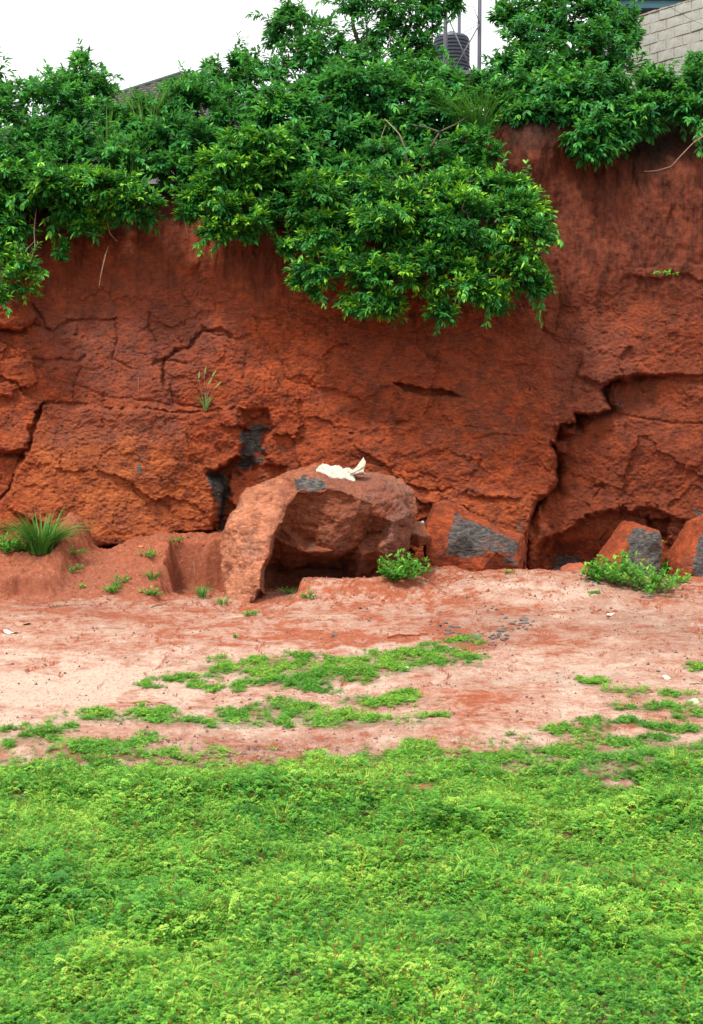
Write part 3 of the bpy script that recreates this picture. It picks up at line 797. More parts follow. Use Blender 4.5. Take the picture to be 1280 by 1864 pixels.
rim = [(443, 1116, 22.95), (424, 1104, 23.2), (408, 1088, 23.5), (402, 1045, 23.9), (399, 1000, 24.2), (406, 968, 24.35), (418, 938, 24.5), (440, 908, 24.6), (474, 884, 24.7), (512, 868, 24.8), (545, 858, 24.9), (577, 847, 25.0), (612, 856, 25.2), (660, 862, 25.2), (700, 866, 25.1), (728, 876, 25.0), (747, 897, 24.9), (753, 930, 24.8), (750, 965, 24.8), (744, 1000, 24.9), (730, 1020, 25.0), (712, 1060, 25.4), (640, 1078, 25.6), (560, 1080, 25.6), (500, 1090, 25.3), (478, 1098, 24.2), (460, 1106, 23.1)]
inner = [
    (541, 896, 23.80), (522, 920, 23.62), (509, 951, 23.45), (494, 980, 23.32), (490, 1008, 23.25), (474, 1040, 23.12), (470, 1072, 23.02),      # 27-33 crest of the leg
    (536, 871, 24.10), (566, 867, 24.15), (588, 875, 24.05), (597, 889, 23.80), (580, 894, 23.74), (560, 895, 23.74),                       # 34-39 grey patch
    (622, 894, 23.80), (656, 908, 23.85), (681, 919, 23.92), (699, 940, 24.05),                                                          # 40-43 brow
    (546, 899, 23.9), (527, 925, 24.05), (514, 955, 24.15), (499, 984, 24.2), (496, 1010, 24.7), (481, 1042, 25.3), (478, 1070, 25.1),        # 44-50 behind the crest
    (470, 930, 24.10), (440, 960, 23.95), (430, 1010, 23.75), (440, 1060, 23.35), (450, 1000, 23.62), (495, 910, 24.2), (455, 1085, 23.1), (418, 1060, 23.65),  # 51-58 leg face
    (600, 900, 23.90), (570, 922, 23.92), (640, 914, 23.92), (670, 930, 24.0), (575, 962, 24.15), (612, 950, 23.80), (650, 936, 23.84), (684, 952, 24.35),   # 59-66 front face
    (566, 990, 24.35), (556, 1004, 23.95), (600, 985, 23.88), (640, 962, 23.92), (610, 1002, 23.95), (650, 992, 24.4), (672, 972, 24.6), (660, 1010, 24.3), (625, 1016, 25.2),  # 67-75
    (720, 905, 24.15), (735, 940, 24.10), (716, 950, 23.95), (712, 985, 23.95), (733, 985, 24.3), (705, 1012, 24.15), (680, 1004, 24.35), (724, 1010, 24.4),    # 76-83 right lobe
    (700, 890, 24.25), (660, 882, 24.35), (620, 872, 24.45), (690, 1030, 25.5), (620, 1036, 26.0), (560, 1030, 26.0), (520, 1040, 25.8), (697, 968, 24.6)]  # 84-91
n0 = len(rim)
cr = [(27 + i, 28 + i) for i in range(6)] + [(27, 39), (39, 38), (38, 37), (37, 40), (40, 41), (41, 42), (42, 43)]
cr += [(27, 34), (34, 35), (35, 36), (36, 37), (44, 45), (45, 46), (46, 47), (47, 48), (48, 49), (49, 50), (33, 26), (27, 44)]
boulder_obj = rock('boulder', rim, inner, cr, 27.0, 'huge split red boulder arched over a dark hollow, with white cloth on its top', 'boulder', M_boulder, 5, .060,
     {'grey': [([(536, 871), (566, 867), (588, 875), (597, 889), (580, 894), (542, 894)], 1.0, 3), ([(560, 985), (572, 990), (570, 1004), (560, 1002)], .5, 5)],
      'weather': [([(560, 850), (700, 862), (755, 900), (755, 1020), (700, 1020), (700, 940), (656, 908), (600, 890)], .95, 10), ([(520, 868), (560, 856), (540, 896), (505, 955), (490, 1000), (480, 985), (500, 930)], .45, 7)],
      'ochre': [([(470, 884), (520, 872), (508, 945), (488, 990), (470, 1090), (440, 1115), (400, 1090), (398, 1000), (425, 930)], .75, 8)],
      'soil': [([(544, 898), (600, 893), (656, 912), (690, 945), (680, 1050), (500, 1090), (486, 1060), (500, 985)], .38, 9)]}, 5, .8)  # soil tint used as painted shade inside the boulder's hollow

rock('leaning_rock', [(778, 1040, 25.6), (775, 1005, 25.6), (776, 965, 25.7), (792, 920, 25.9), (812, 911, 26.1), (834, 917, 26.2), (866, 940, 26.3), (900, 958, 26.4), (952, 975, 26.4), (957, 1000, 26.3), (950, 1046, 26.1), (880, 1056, 25.9), (820, 1056, 25.7)],
     [(827, 932, 25.75), (812, 1000, 25.45), (942, 988, 26.0), (944, 1030, 25.85), (880, 1036, 25.6), (870, 955, 25.85), (860, 990, 25.6), (905, 1005, 25.6), (845, 975, 25.55), (800, 960, 25.62), (838, 1012, 25.6), (900, 1030, 25.75)],
     [(13, 14), (13, 18), (18, 15), (15, 16)], 27.4, 'leaning red slab of rock with a dark grey broken face, right of the big boulder', 'rock', M_cliff, 5, .03,
     {'grey': [([(829, 934), (870, 953), (943, 988), (936, 1008), (890, 1004), (862, 1018), (812, 1008), (816, 970)], 1.0, 4), ([(905, 1010), (940, 1005), (942, 1030), (915, 1030)], .6, 5)]}, 8, .9)
rock('wedged_rock', [(742, 990, 25.3), (740, 965, 25.4), (752, 950, 25.7), (772, 956, 25.8), (784, 974, 25.6), (778, 990, 25.4), (764, 996, 25.3)],
     [(760, 972, 25.1), (775, 978, 25.3), (750, 970, 25.15)], [], 26.6, 'small dark rock wedged between the big boulder and the leaning slab', 'rock', M_boulder, 4, .02,
     {'soil': [([(735, 972), (790, 978), (790, 1000), (735, 1000)], .9, 5)]}, 12, .9)
rock('grey_faced_rock', [(1105, 1060, 25.3), (1109, 1022, 25.3), (1153, 951, 26.0), (1203, 966, 26.1), (1209, 1000, 25.9), (1198, 1060, 25.6), (1150, 1066, 25.3)],
     [(1153, 962, 25.7), (1146, 990, 25.45), (1134, 1040, 25.2), (1170, 1010, 25.5), (1195, 985, 25.7), (1125, 1015, 25.3), (1185, 1035, 25.45)],
     [(7, 8), (8, 9)], 27.2, 'pointed rock with a pale grey right face, standing behind the leafy weeds', 'rock', M_cliff, 5, .025,
     {'grey': [([(1152, 960), (1204, 970), (1206, 1055), (1134, 1055), (1143, 992)], 1.0, 4)]}, 15, .9)
rock('edge_rock', [(1236, 1065, 25.3), (1240, 1028, 25.3), (1276, 951, 25.9), (1310, 930, 26.1), (1350, 950, 26.1), (1365, 1010, 25.9), (1350, 1070, 25.6), (1290, 1070, 25.3)],
     [(1282, 965, 25.6), (1268, 1000, 25.35), (1258, 1040, 25.2), (1310, 1000, 25.4), (1330, 1030, 25.5)],
     [(8, 9), (9, 10)], 27.2, 'red and grey rock cut by the right edge of the picture', 'rock', M_cliff, 5, .025,
     {'grey': [([(1280, 960), (1365, 950), (1365, 1060), (1258, 1050), (1266, 1000)], 1.0, 4)]}, 19, .9)
rock('red_rock', [(1024, 1062, 25.2), (1028, 1040, 25.25), (1040, 1029, 25.4), (1062, 1028, 25.4), (1078, 1040, 25.3), (1080, 1062, 25.2)],
     [(1048, 1046, 25.05), (1064, 1042, 25.1)], [], 26.0, 'low bright red lump of rock at the mouth of the dark hollow', 'rock', M_redstone, 4, .02, None, 23, .9)

# ---------------------------------------------------------------- leaves and branches
def leaves(B, D, N, L, W, tint, fold=.18):
    """one lens-shaped folded leaf per row"""
    D = D / (np.linalg.norm(D, axis=1)[:, None] + 1e-9)
    S = np.cross(D, N); S /= np.linalg.norm(S, axis=1)[:, None] + 1e-9
    N = np.cross(S, D)
    L = L[:, None]; W = W[:, None]
    t = B + D * L - N * L * .10
    r1 = B + D * L * .28 + S * W * .42 + N * W * fold; r2 = B + D * L * .66 + S * W * .40 + N * (W * fold - L * .03)
    l1 = B + D * L * .28 - S * W * .42 + N * W * fold; l2 = B + D * L * .66 - S * W * .40 + N * (W * fold - L * .03)
    V = np.stack([B, r1, r2, t, l2, l1], 1).reshape(-1, 3)
    n = len(B); o = np.arange(n)[:, None] * 6
    Fq = np.concatenate([o + np.array([[0, 1, 2, 3]]), o + np.array([[0, 3, 4, 5]])], 1).reshape(-1, 4)
    return V, Fq, np.repeat(tint, 6)

def unit(a): return a / (np.linalg.norm(a, axis=-1, keepdims=True) + 1e-9)

def sprays(rg, pos, out, nl, ln, wd, tint, droop=.45, spread=1.0, twig=.16):
    """nl leaves round every twig tip; leaves alternate back along the twig"""
    n = len(pos)
    out = unit(out)
    k = np.tile(np.arange(nl), n); rep = lambda a: np.repeat(a, nl, 0)
    pr, od = rep(pos), rep(out)
    back = rg.uniform(0, 1, n * nl) ** 1.3
    B = pr - od * (back * twig)[:, None]
    R = rg.normal(size=(n * nl, 3))
    side = unit(R - od * (R * od).sum(1)[:, None])
    side[:, 2] *= .65
    a = spread * (.35 + .75 * back)[:, None]
    Dd = od * (1 - .35 * a) + side * a
    Dd[:, 2] -= droop * (.4 + .6 * rg.uniform(size=n * nl))
    Nn = unit(np.array([0, -.25, 1.0]) + .5 * od + .35 * rg.normal(size=(n * nl, 3)))
    L = ln * rg.uniform(.65, 1.2, n * nl); W = L * wd * rg.uniform(.8, 1.15, n * nl)
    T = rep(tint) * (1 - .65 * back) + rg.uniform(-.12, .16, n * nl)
    return leaves(B, Dd, Nn, L, W, np.clip(T, 0, 1))

def lobes_points(rg, lobes, density, shell=(0.80, 1.10), rc0=.30):
    """twig tips grouped in small umbrella shaped clumps spread over the lobes"""
    Pp, Oo, Kk = [], [], []
    cen = [P(a, b, Y) for (a, b, rx, rz, Y, dep) in lobes]
    rad = [np.array([rx * Y / F, dep, rz * Y / F]) for (a, b, rx, rz, Y, dep) in lobes]
    for i, (c, r) in enumerate(zip(cen, rad)):
        rc = min(rc0, .62 * min(r[0], r[2]) + .03)
        area = 4 * math.pi * ((r[0] * r[1] + r[0] * r[2] + r[1] * r[2]) / 3)
        nc = max(3, int(area / (rc * rc) * .62))
        d = unit(rg.normal(size=(nc, 3)))
        keep = (d[:, 1] < .3) | (rg.uniform(size=nc) < .3); d = d[keep]; nc = len(d)
        cc = c + d * r * rg.uniform(shell[0] - .24, shell[1] - .12, nc)[:, None]
        ok = np.ones(nc, bool)
        for j, (c2, r2) in enumerate(zip(cen, rad)):
            if j != i: ok &= (((cc - c2) / (r2 * .72)) ** 2).sum(1) > 1
        cc, d = cc[ok], d[ok]; nc = len(cc)
        if nc == 0: continue
        m = max(5, int(density * rc * rc * 4.3))
        R = rc * np.repeat(rg.uniform(.45, 1.2, nc), m)[:, None]
        od = np.repeat(unit(d / r), m, 0)
        q = unit(rg.normal(size=(nc * m, 3)) + .55 * od + np.array([0, -.15, .55]))
        p = np.repeat(cc, m, 0) + q * R * np.array([1.15, 1.0, .68]) * rg.uniform(.72, 1.1, (nc * m, 1))
        Pp.append(p); Oo.append(unit(q + .35 * od)); Kk.append(np.repeat(rg.normal(size=nc), m))
    return np.vstack(Pp), np.vstack(Oo), np.concatenate(Kk), cen, rad

def branch(rg, a, b, sag=.1, n=7, wig=.05):
    t = np.linspace(0, 1, n)[:, None]
    p = a * (1 - t) + b * t
    p[:, 2] += sag * np.sin(t[:, 0] * math.pi)
    w = rg.normal(size=(n, 3)) * wig; w[0] = 0; w[-1] = 0
    return p + w

def bush(name, lobes, label, cat, seed, mat=None, density=34, nl=7, ln=.15, wd=.36, young=.25, youngtop=.9, droop=.45, roots=None, inner=True, shell=(.8, 1.1), group=None, trunk_r=.05, clusters=True):
    rg = np.random.default_rng(seed)
    mat = mat or M_leaf
    p, o, kk, cen, rad = lobes_points(rg, lobes, density, shell, .34 if ln > .16 else .29)
    o = unit(o + np.array([0, 0, .15]))
    # new growth comes in groups of twigs on the outside
    g = noise3(p * 2.2 + seed, 530)
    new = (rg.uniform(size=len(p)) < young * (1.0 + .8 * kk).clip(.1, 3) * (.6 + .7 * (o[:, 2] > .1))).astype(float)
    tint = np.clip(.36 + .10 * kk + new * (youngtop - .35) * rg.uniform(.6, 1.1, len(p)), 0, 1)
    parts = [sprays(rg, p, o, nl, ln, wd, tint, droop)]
    if inner:
        n2 = int(len(p) * .40); k = rg.integers(0, len(p), n2)
        cidx = [np.argmin([np.linalg.norm((q - c) / r) for c, r in zip(cen, rad)]) for q in p[k]]
        cc = np.array([cen[i] for i in cidx])
        p2 = cc + (p[k] - cc) * rg.uniform(.45, .85, n2)[:, None]
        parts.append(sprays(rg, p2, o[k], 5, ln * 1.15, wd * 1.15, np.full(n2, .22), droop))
    ns = int(len(p) * .035) if len(lobes) > 3 else 0; k = rg.integers(0, len(p), ns); sp_, so_, st_ = [], [], []
    shoots = MB()
    for j in k:
        if o[j][1] > .4: continue
        q = p[j].copy(); dd = unit(o[j] + rg.normal(size=3) * .35); tr_ = [q.copy()]
        for step in range(rg.integers(3, 8)):
            q = q + dd * .075; dd = unit(dd + np.array([0, 0, -.16 if dd[2] < .5 else -.03]) + rg.normal(size=3) * .12)
            tr_.append(q.copy()); sp_.append(q.copy()); so_.append(dd); st_.append(.40 + .09 * step + rg.uniform(-.1, .1))
        shoots.tube(np.array(tr_), .006, 3)
    if sp_: parts.append(sprays(rg, np.array(sp_), np.array(so_), 4, ln, wd, np.array(st_).clip(0, youngtop), droop, 1.3, .07))
    V, Fq, T = [], [], []; off = 0
    for v, f, t in parts:
        V.append(v); Fq.append(f + off); T.append(t); off += len(v)
    V = np.vstack(V); Fq = np.vstack(Fq); T = np.concatenate(T)
    root = np.array(roots if roots is not None else (cen[0] + np.array([0, .6, -rad[0][2]])), float)
    print(name, seed, len(Fq))
    e = empty(name, root, label, cat, group)
    link('crown', mesh_np('crown', V - root, Fq, True, {'tint': ('POINT', T)}, mat), e)
    mb = MB()
    if sp_: shoots.v = [v - root for v in shoots.v]; mb = shoots
    for c, r in zip(cen, rad):
        b = branch(rg, root, c, .15, 7, .05)
        mb.tube(b - root, np.linspace(trunk_r, trunk_r * .35, 7), 6)
        for _ in range(4):
            d = unit(rg.normal(size=3)); d[1] = -abs(d[1])
            q = branch(rg, c, c + d * r * .92, .05, 5, .03)
            mb.tube(q - root, np.linspace(trunk_r * .3, .006, 5), 4)
    link('branches', mb.mesh('branches', M_bark, True), e)
    return e

# (px, py, half width px, half height px, depth Y, half depth m)
bush('tree', [(-28, 118, 34, 30, 33, .5), (-12, 150, 16, 10, 33, .3)], 'dark leaf spray of a tree entering at the upper left edge', 'tree', 1, M_leaf_far, 20, 6, .18, .34, .0, roots=P(-110, 330, 33.5), trunk_r=.06)
bush('bush', [(30, 300, 80, 50, 28.2, .8), (110, 310, 80, 40, 28.1, .8), (210, 300, 50, 36, 28.2, .7), (30, 205, 85, 60, 29.2, 1.0), (105, 190, 70, 50, 29.4, 1.0), (150, 140, 34, 36, 29.8, .6), (150, 112, 14, 13, 29.8, .3), (180, 165, 28, 18, 29.8, .4), (80, 262, 95, 52, 28.6, 1.0), (-30, 250, 70, 70, 29.0, 1.0), (165, 230, 60, 42, 29.2, .9)],
     'big dense bush on the cliff edge at the far left, below open white sky', 'bush', 2, M_leaf_far, 24, 7, .15, .36, .30, .80, roots=P(60, 335, 29.6))
bush('bush', [(50, 335, 70, 42, 27.8, .8), (130, 345, 75, 42, 27.5, .8), (195, 350, 60, 42, 27.3, .7), (245, 375, 46, 34, 27.2, .6), (-10, 360, 55, 70, 27.6, .8), (150, 395, 40, 14, 27.5, .4), (160, 414, 26, 8, 27.4, .3), (20, 420, 28, 34, 27.3, .4)],
     'glossy low bush hanging over the cliff edge at the left, ragged lower fringe', 'bush', 3, M_leaf, 34, 8, .15, .38, .34, .95, roots=P(90, 335, 28.9))
bush('bush', [(10, 500, 34, 26, 26.9, .45), (45, 515, 20, 24, 26.9, .3), (48, 480, 16, 14, 26.9, .3), (0, 535, 22, 14, 26.8, .3), (0, 460, 20, 22, 27.0, .4)],
     'small yellow green bush clinging to the cliff at the far left edge', 'bush', 4, M_leaf, 30, 6, .13, .36, .55, 1.0, roots=P(62, 452, 27.9), trunk_r=.025, inner=False)
bush('creeper', [(112, 462, 8, 10, 27.4, .15), (120, 448, 6, 5, 27.4, .1), (116, 440, 4, 6, 27.4, .1)], 'tiny green creeper tip dangling alone in the dark above the left wall', 'creeper', 5, M_leaf, 40, 5, .11, .36, .1, roots=P(122, 400, 27.9), trunk_r=.01, inner=False)
bush('bush', [(270, 215, 46, 34, 29.4, .7), (372, 175, 40, 36, 29.6, .6), (345, 200, 60, 50, 29.6, .9), (400, 215, 55, 50, 29.4, .9), (300, 245, 60, 42, 29.0, .8), (360, 270, 65, 44, 28.7, .8), (255, 285, 50, 40, 28.7, .8), (310, 310, 40, 30, 28.3, .6), (235, 240, 40, 34, 29.2, .6), (360, 160, 28, 24, 29.8, .5), (345, 310, 50, 22, 28.2, .5)],
     'dark green bush on the cliff edge below the tiled roof', 'bush', 6, M_leaf_far, 26, 7, .15, .36, .22, .75, roots=P(330, 330, 29.2))
bush('bush', [(470, 262, 58, 34, 27.6, .7), (420, 300, 50, 32, 27.3, .6), (500, 300, 46, 30, 27.5, .6), (385, 335, 32, 18, 27.2, .4), (352, 362, 20, 18, 27.1, .3), (340, 388, 16, 14, 27.0, .25), (460, 335, 46, 22, 27.4, .5), (372, 352, 20, 12, 27.1, .3)],
     'pale tipped bush arching down to the left, just above the compact rounded bush', 'bush', 7, M_leaf, 34, 8, .16, .36, .38, .9, roots=P(520, 290, 28.6))
bush('bush', [(425, 385, 48, 28, 27.1, .5), (400, 418, 30, 24, 27.0, .4), (455, 412, 38, 24, 27.0, .4), (470, 385, 26, 16, 27.1, .3)],
     'compact rounded yellow green bush hanging on the wall, left of the largest bush', 'bush', 8, M_leaf, 42, 8, .13, .38, .5, 1.0, roots=P(470, 345, 28.0), trunk_r=.03)
bush('tree', [(655, 130, 70, 40, 30.2, .8), (765, 90, 20, 36, 30.6, .5), (580, 150, 60, 30, 30, .7), (545, 62, 50, 40, 30.8, .8), (615, 95, 62, 50, 30.6, .9), (690, 60, 56, 55, 30.8, .9), (750, 40, 40, 50, 30.8, .8), (700, 10, 60, 40, 30.9, .8), (640, 10, 40, 24, 30.9, .6), (560, 110, 60, 44, 30.4, .9), (500, 130, 50, 36, 30.2, .7), (455, 165, 58, 40, 30.0, .8), (400, 140, 36, 26, 30.2, .6), (440, 118, 26, 16, 30.3, .5), (745, 120, 36, 60, 30.5, .7), (530, 25, 22, 18, 31, .4), (790, 10, 40, 22, 30.8, .5), (505, 62, 22, 18, 31, .4), (822, 4, 20, 14, 30.8, .3)],
     'tall airy tree at the top centre, sky showing through its broad crown', 'tree', 9, M_leaf_far, 15, 7, .17, .36, .16, .75, .7, roots=P(660, 260, 31.2), inner=False, shell=(.45, 1.15), trunk_r=.10)
bush('bush', [(560, 200, 90, 60, 29.0, .9), (660, 185, 80, 56, 29.2, .9), (640, 250, 95, 50, 28.6, .8), (560, 275, 80, 50, 28.2, .8), (500, 220, 50, 40, 28.8, .7), (745, 195, 60, 46, 29.2, .8), (800, 180, 50, 34, 29.6, .7), (740, 240, 50, 30, 28.9, .6), (610, 320, 60, 36, 27.9, .6), (520, 335, 50, 44, 27.9, .6), (540, 400, 34, 40, 27.7, .5), (470, 300, 50, 40, 28.1, .6), (760, 150, 50, 26, 29.8, .6), (640, 340, 70, 34, 27.8, .6), (800, 215, 50, 30, 28.9, .6), (700, 290, 60, 34, 28.1, .6), (825, 158, 46, 26, 29.8, .5), (785, 150, 30, 24, 30.0, .5), (875, 160, 30, 22, 29.8, .5), (840, 205, 30, 26, 29.0, .5)],
     'large dark leafy bush below the airy tree, in the middle of the cliff edge', 'bush', 10, M_leaf_far, 26, 7, .18, .38, .24, .75, .6, roots=P(640, 262, 29.8), trunk_r=.08)
bush('bush', [(575, 365, 62, 50, 27.3, .7), (600, 425, 56, 48, 27.0, .6), (590, 485, 50, 34, 26.8, .5), (572, 525, 12, 18, 26.8, .2), (545, 512, 18, 14, 26.8, .2), (690, 345, 60, 46, 27.3, .7), (720, 410, 80, 70, 26.8, .8), (790, 370, 70, 56, 26.9, .7), (850, 420, 80, 70, 26.5, .8), (930, 390, 52, 44, 26.8, .6), (960, 440, 44, 52, 26.7, .5), (940, 500, 44, 38, 26.6, .5), (780, 490, 80, 50, 26.5, .7), (680, 500, 60, 54, 26.7, .6), (700, 556, 34, 28, 26.6, .4), (860, 520, 70, 42, 26.4, .6), (805, 562, 26, 26, 26.4, .3), (905, 552, 30, 18, 26.5, .3), (940, 345, 26, 20, 27.1, .4), (885, 335, 44, 26, 27.2, .4), (985, 385, 20, 12, 26.9, .2), (985, 520, 12, 22, 26.7, .2), (655, 560, 24, 16, 26.7, .3), (520, 450, 16, 14, 27.1, .2)],
     'largest bush, glossy with yellow green tips, hanging far down the middle of the wall', 'bush', 11, M_leaf, 38, 7, .135, .34, .40, 1.0, .45, roots=P(790, 300, 28.3), trunk_r=.09)
bush('bush', [(800, 285, 50, 28, 27.9, .5), (850, 265, 44, 28, 27.9, .5), (885, 285, 28, 24, 27.8, .4), (850, 310, 50, 20, 27.7, .4)],
     'small dark bush above the largest bush, left of the bare red gully', 'bush', 12, M_leaf, 34, 7, .14, .38, .14, .85, roots=P(820, 262, 28.7), trunk_r=.04)
bush('tree', [(1040, 160, 80, 36, 29.4, .8), (1080, 90, 50, 50, 29.8, .7), (960, 70, 52, 50, 30.4, .8), (1030, 45, 60, 56, 30.4, .9), (1100, 60, 52, 62, 30.2, .8), (1000, 10, 70, 30, 30.6, .8), (1120, 120, 42, 62, 29.8, .7), (1060, 115, 60, 50, 29.8, .8), (985, 125, 66, 44, 29.8, .8), (1090, 5, 50, 34, 30.4, .7), (930, 165, 46, 30, 29.4, .6), (915, 120, 26, 18, 30, .4), (1145, 60, 18, 40, 30.0, .4), (925, 30, 28, 16, 30.6, .4)],
     'tall leafy tree right of the water tank, reaching the top edge beside the block wall', 'tree', 13, M_leaf_far, 16, 7, .16, .40, .28, .8, .6, roots=P(1040, 215, 30.4), shell=(.6, 1.12), trunk_r=.10)
bush('bush', [(985, 175, 60, 36, 28.9, .7), (1050, 190, 70, 44, 28.6, .7), (1110, 190, 60, 48, 28.5, .7), (1090, 245, 56, 34, 28.0, .5), (1080, 278, 34, 20, 27.8, .4), (1010, 215, 46, 26, 28.3, .5), (930, 195, 44, 26, 28.7, .5), (1130, 230, 36, 26, 28.2, .4), (900, 172, 30, 24, 29.0, .4), (955, 212, 34, 16, 28.3, .4), (985, 205, 34, 20, 28.3, .4), (1165, 215, 40, 26, 28.2, .5)],
     'drooping dark bush below the right tree, over the shaded top of the wall', 'bush', 14, M_leaf_far, 30, 7, .17, .36, .22, .8, .8, roots=P(1060, 205, 29.2))
bush('hedge', [(1165, 165, 40, 26, 28.6, .5), (1205, 158, 44, 28, 28.5, .5), (1250, 170, 40, 34, 28.3, .5), (1275, 210, 26, 34, 28.0, .4), (1235, 195, 36, 26, 28.2, .4), (1300, 160, 40, 50, 28.4, .5), (1275, 128, 14, 26, 28.8, .3), (1330, 200, 40, 50, 28.2, .5), (1190, 190, 30, 18, 28.3, .3), (1262, 115, 8, 12, 28.9, .2)],
     'low leafy hedge in front of the concrete block wall at the upper right', 'hedge', 15, M_leaf_far, 36, 7, .16, .34, .22, .85, .7, roots=P(1230, 192, 29.2))

# ---------------------------------------------------------------- grass tufts and weeds
def tuft(name, base, n, ln, width, label, cat, seed, mat=None, lean=.5, spread=.12, tint=(.2, .8), group=None, up=1.0):
    rg = np.random.default_rng(seed); seg = 5
    V, Fq, T = [], [], []; off = 0
    for i in range(n):
        a = rg.uniform(0, 2 * math.pi); r0 = spread * math.sqrt(rg.uniform())
        d = np.array([math.cos(a), math.sin(a), 0]); b = d * r0
        L = ln * rg.uniform(.5, 1.1); bend = lean * rg.uniform(.3, 1.3)
        s = np.array([-d[1], d[0], 0]); s = unit(s + rg.normal(size=3) * .3)
        t = np.linspace(0, 1, seg)
        hor = bend * L * t ** 1.7; ver = up * L * (t - .5 * min(bend, 1.4) * t ** 2.2)
        c = b + d * hor[:, None] + np.array([0, 0, 1.]) * ver[:, None]
        w = width * np.array([.7, 1, .85, .5, .06]) * .5
        V += [np.stack([c - s * w[:, None], c + s * w[:, None]], 1).reshape(-1, 3)]
        for k in range(seg - 1): Fq.append((off + 2 * k, off + 2 * k + 1, off + 2 * k + 3, off + 2 * k + 2))
        T.append(np.full(seg * 2, rg.uniform(*tint))); off += seg * 2
    me = mesh_np(name, np.vstack(V), np.array(Fq), True, {'tint': ('POINT', np.concatenate(T))}, mat or M_blade)
    return link(name, me, None, label, cat, group, None, base)

def weed(name, base, w, h, nst, label, seed, ln=.07, wd=.5, nl=7, mat=None, tint=.5, cat='weed', group=None):
    rg = np.random.default_rng(seed)
    e = empty(name, base, label, cat, group)
    mb = MB(); tips, outs = [], []
    for i in range(nst):
        a = rg.uniform(0, 2 * math.pi); r = w * .5 * math.sqrt(rg.uniform())
        tip = np.array([math.cos(a) * r, math.sin(a) * r * .8, h * rg.uniform(.35, 1.0) * (1 - .4 * (r / (w * .5 + 1e-6)) ** 2)])
        q = branch(rg, tip * np.array([.2, .2, 0]), tip, .0, 5, .008)
        mb.tube(q, np.linspace(.005, .002, 5), 3)
        for f in (.45, .7, 1.0):
            tips.append(q[0] * (1 - f) + q[-1] * f + rg.normal(size=3) * .01); outs.append(unit(np.array([math.cos(a) * .5, math.sin(a) * .5, 1.0]) + rg.normal(size=3) * .3))
    tips, outs = np.array(tips), np.array(outs)
    V, Fq, T = sprays(rg, tips, outs, nl, ln, wd, np.clip(tint + rg.uniform(-.25, .3, len(tips)), 0, 1), .35, 1.1, ln * .9)
    link('leaves', mesh_np('leaves', V, Fq, True, {'tint': ('POINT', T)}, mat or M_weed), e)
    link('stem', mb.mesh('stem', M_twig, True), e)
    return e

tuft('grass_tuft', ground_hit(74, 1008), 300, 1.0, .030, 'big green grass clump at the foot of the wall on the left', 'grass clump', 31, None, .85, .22, (.1, .75))
tuft('grass_tuft', P(268, 232, 28.9), 120, 1.0, .026, 'pale tall grass tuft on the cliff edge in front of the tiled roof', 'grass clump', 32, None, .55, .35, (.5, 1.0))
tuft('grass_tuft', P(195, 262, 28.6), 60, .85, .03, 'faint pale grass tuft among the bushes, left of the tall pale tuft', 'grass clump', 33, None, .4, .3, (.5, .9))
tuft('grass_tuft', P(872, 245, 28.6), 300, 1.15, .026, 'dark long bladed grass clump on the cliff edge below the water tank', 'grass clump', 34, None, .95, .5, (.0, .45))
tuft('grass_tuft', P(905, 215, 28.9), 140, .8, .024, 'narrow dark grass clump right of the long bladed clump below the tank', 'grass clump', 35, None, .9, .25, (.0, .4))
tuft('grass_tuft', P(235, 320, 28.0), 90, .9, .02, 'thin brownish grass patch under the bushes at upper left', 'grass clump', 36, None, .7, .3, (.3, .7))

WE = [  # px, py, width, height, stems, label, leaf length
    (733, 1056, .80, .52, 46, 'bushy green shrub at the right foot of the big boulder', .10),
    (1090, 1058, .55, .42, 26, 'round leaved weed left of the large weed patch by the right rocks', .09),
    (1128, 1066, .75, .62, 40, 'leafy weed mass below the pointed grey rock', .09),
    (1190, 1078, 1.1, .50, 60, 'wide low weed patch at the right, nearest the bare sand', .08),
    (1200, 1050, .30, .70, 18, 'tall single stemmed weed rising above the right weed patch', .085),
    (1235, 1062, .40, .18, 18, 'low weed trailing off the right end of the weed patch', .06),
    (540, 1062, .28, .40, 9, 'slim leafy seedling standing in the hollow under the boulder', .085),
    (522, 1082, .26, .13, 12, 'small bright weed just left of the soil rim under the boulder', .05),
    (563, 1090, .18, .20, 8, 'small upright weed on the front of the soil rim', .055),
    (456, 1122, .20, .12, 10, 'tiny yellowish weed at the pointed foot of the boulder', .05),
    (18, 1005, .55, .35, 34, 'dark leafy weed at the left edge beside the big grass clump', .10),
    (135, 1042, .30, .16, 16, 'round little weed on the left bank', .05),
    (205, 1080, .26, .14, 14, 'weed on the mound slope, left of the paired weeds', .06),
    (275, 1082, .28, .12, 14, 'low weed near the middle of the mound slope', .06),
    (270, 1016, .30, .20, 10, 'sparse seedling near the top of the mound', .06),
    (225, 1062, .26, .16, 8, 'thin seedling on the upper slope of the left mound', .05),
    (150, 1070, .10, .10, 5, 'tiny sprout below the left bank', .045),
    (320, 988, .32, .08, 12, 'little row of leaves on the crest above the pit', .05),
    (130, 1010, .50, .10, 16, 'creeping weed under the foot of the wall, right of the grass clump', .05),
    (1076, 1081, .26, .05, 14, 'small flat green weed alone on the right sand swell', .045),
    (930, 1044, .12, .08, 6, 'tiny weed below the leaning grey rock', .05),
    (1150, 1008, .20, .25, 8, 'loose sprig in front of the pointed grey rock', .08),
    (660, 1052, .40, .06, 12, 'thin line of seedlings at the rim under the boulder', .045),
    (425, 1160, .10, .05, 4, 'pinhead green sprout on the sand below the boulder foot', .035)]
for i, (a, b, w, h, ns, lab, ln) in enumerate(WE):
    weed('weed', ground_hit(a, b), w * (1.55 if i > 5 else 1.25), h * 1.1, ns, lab, 600 + i, ln * (.9 if i > 5 else 1.1), .42, 5, tint=.68)
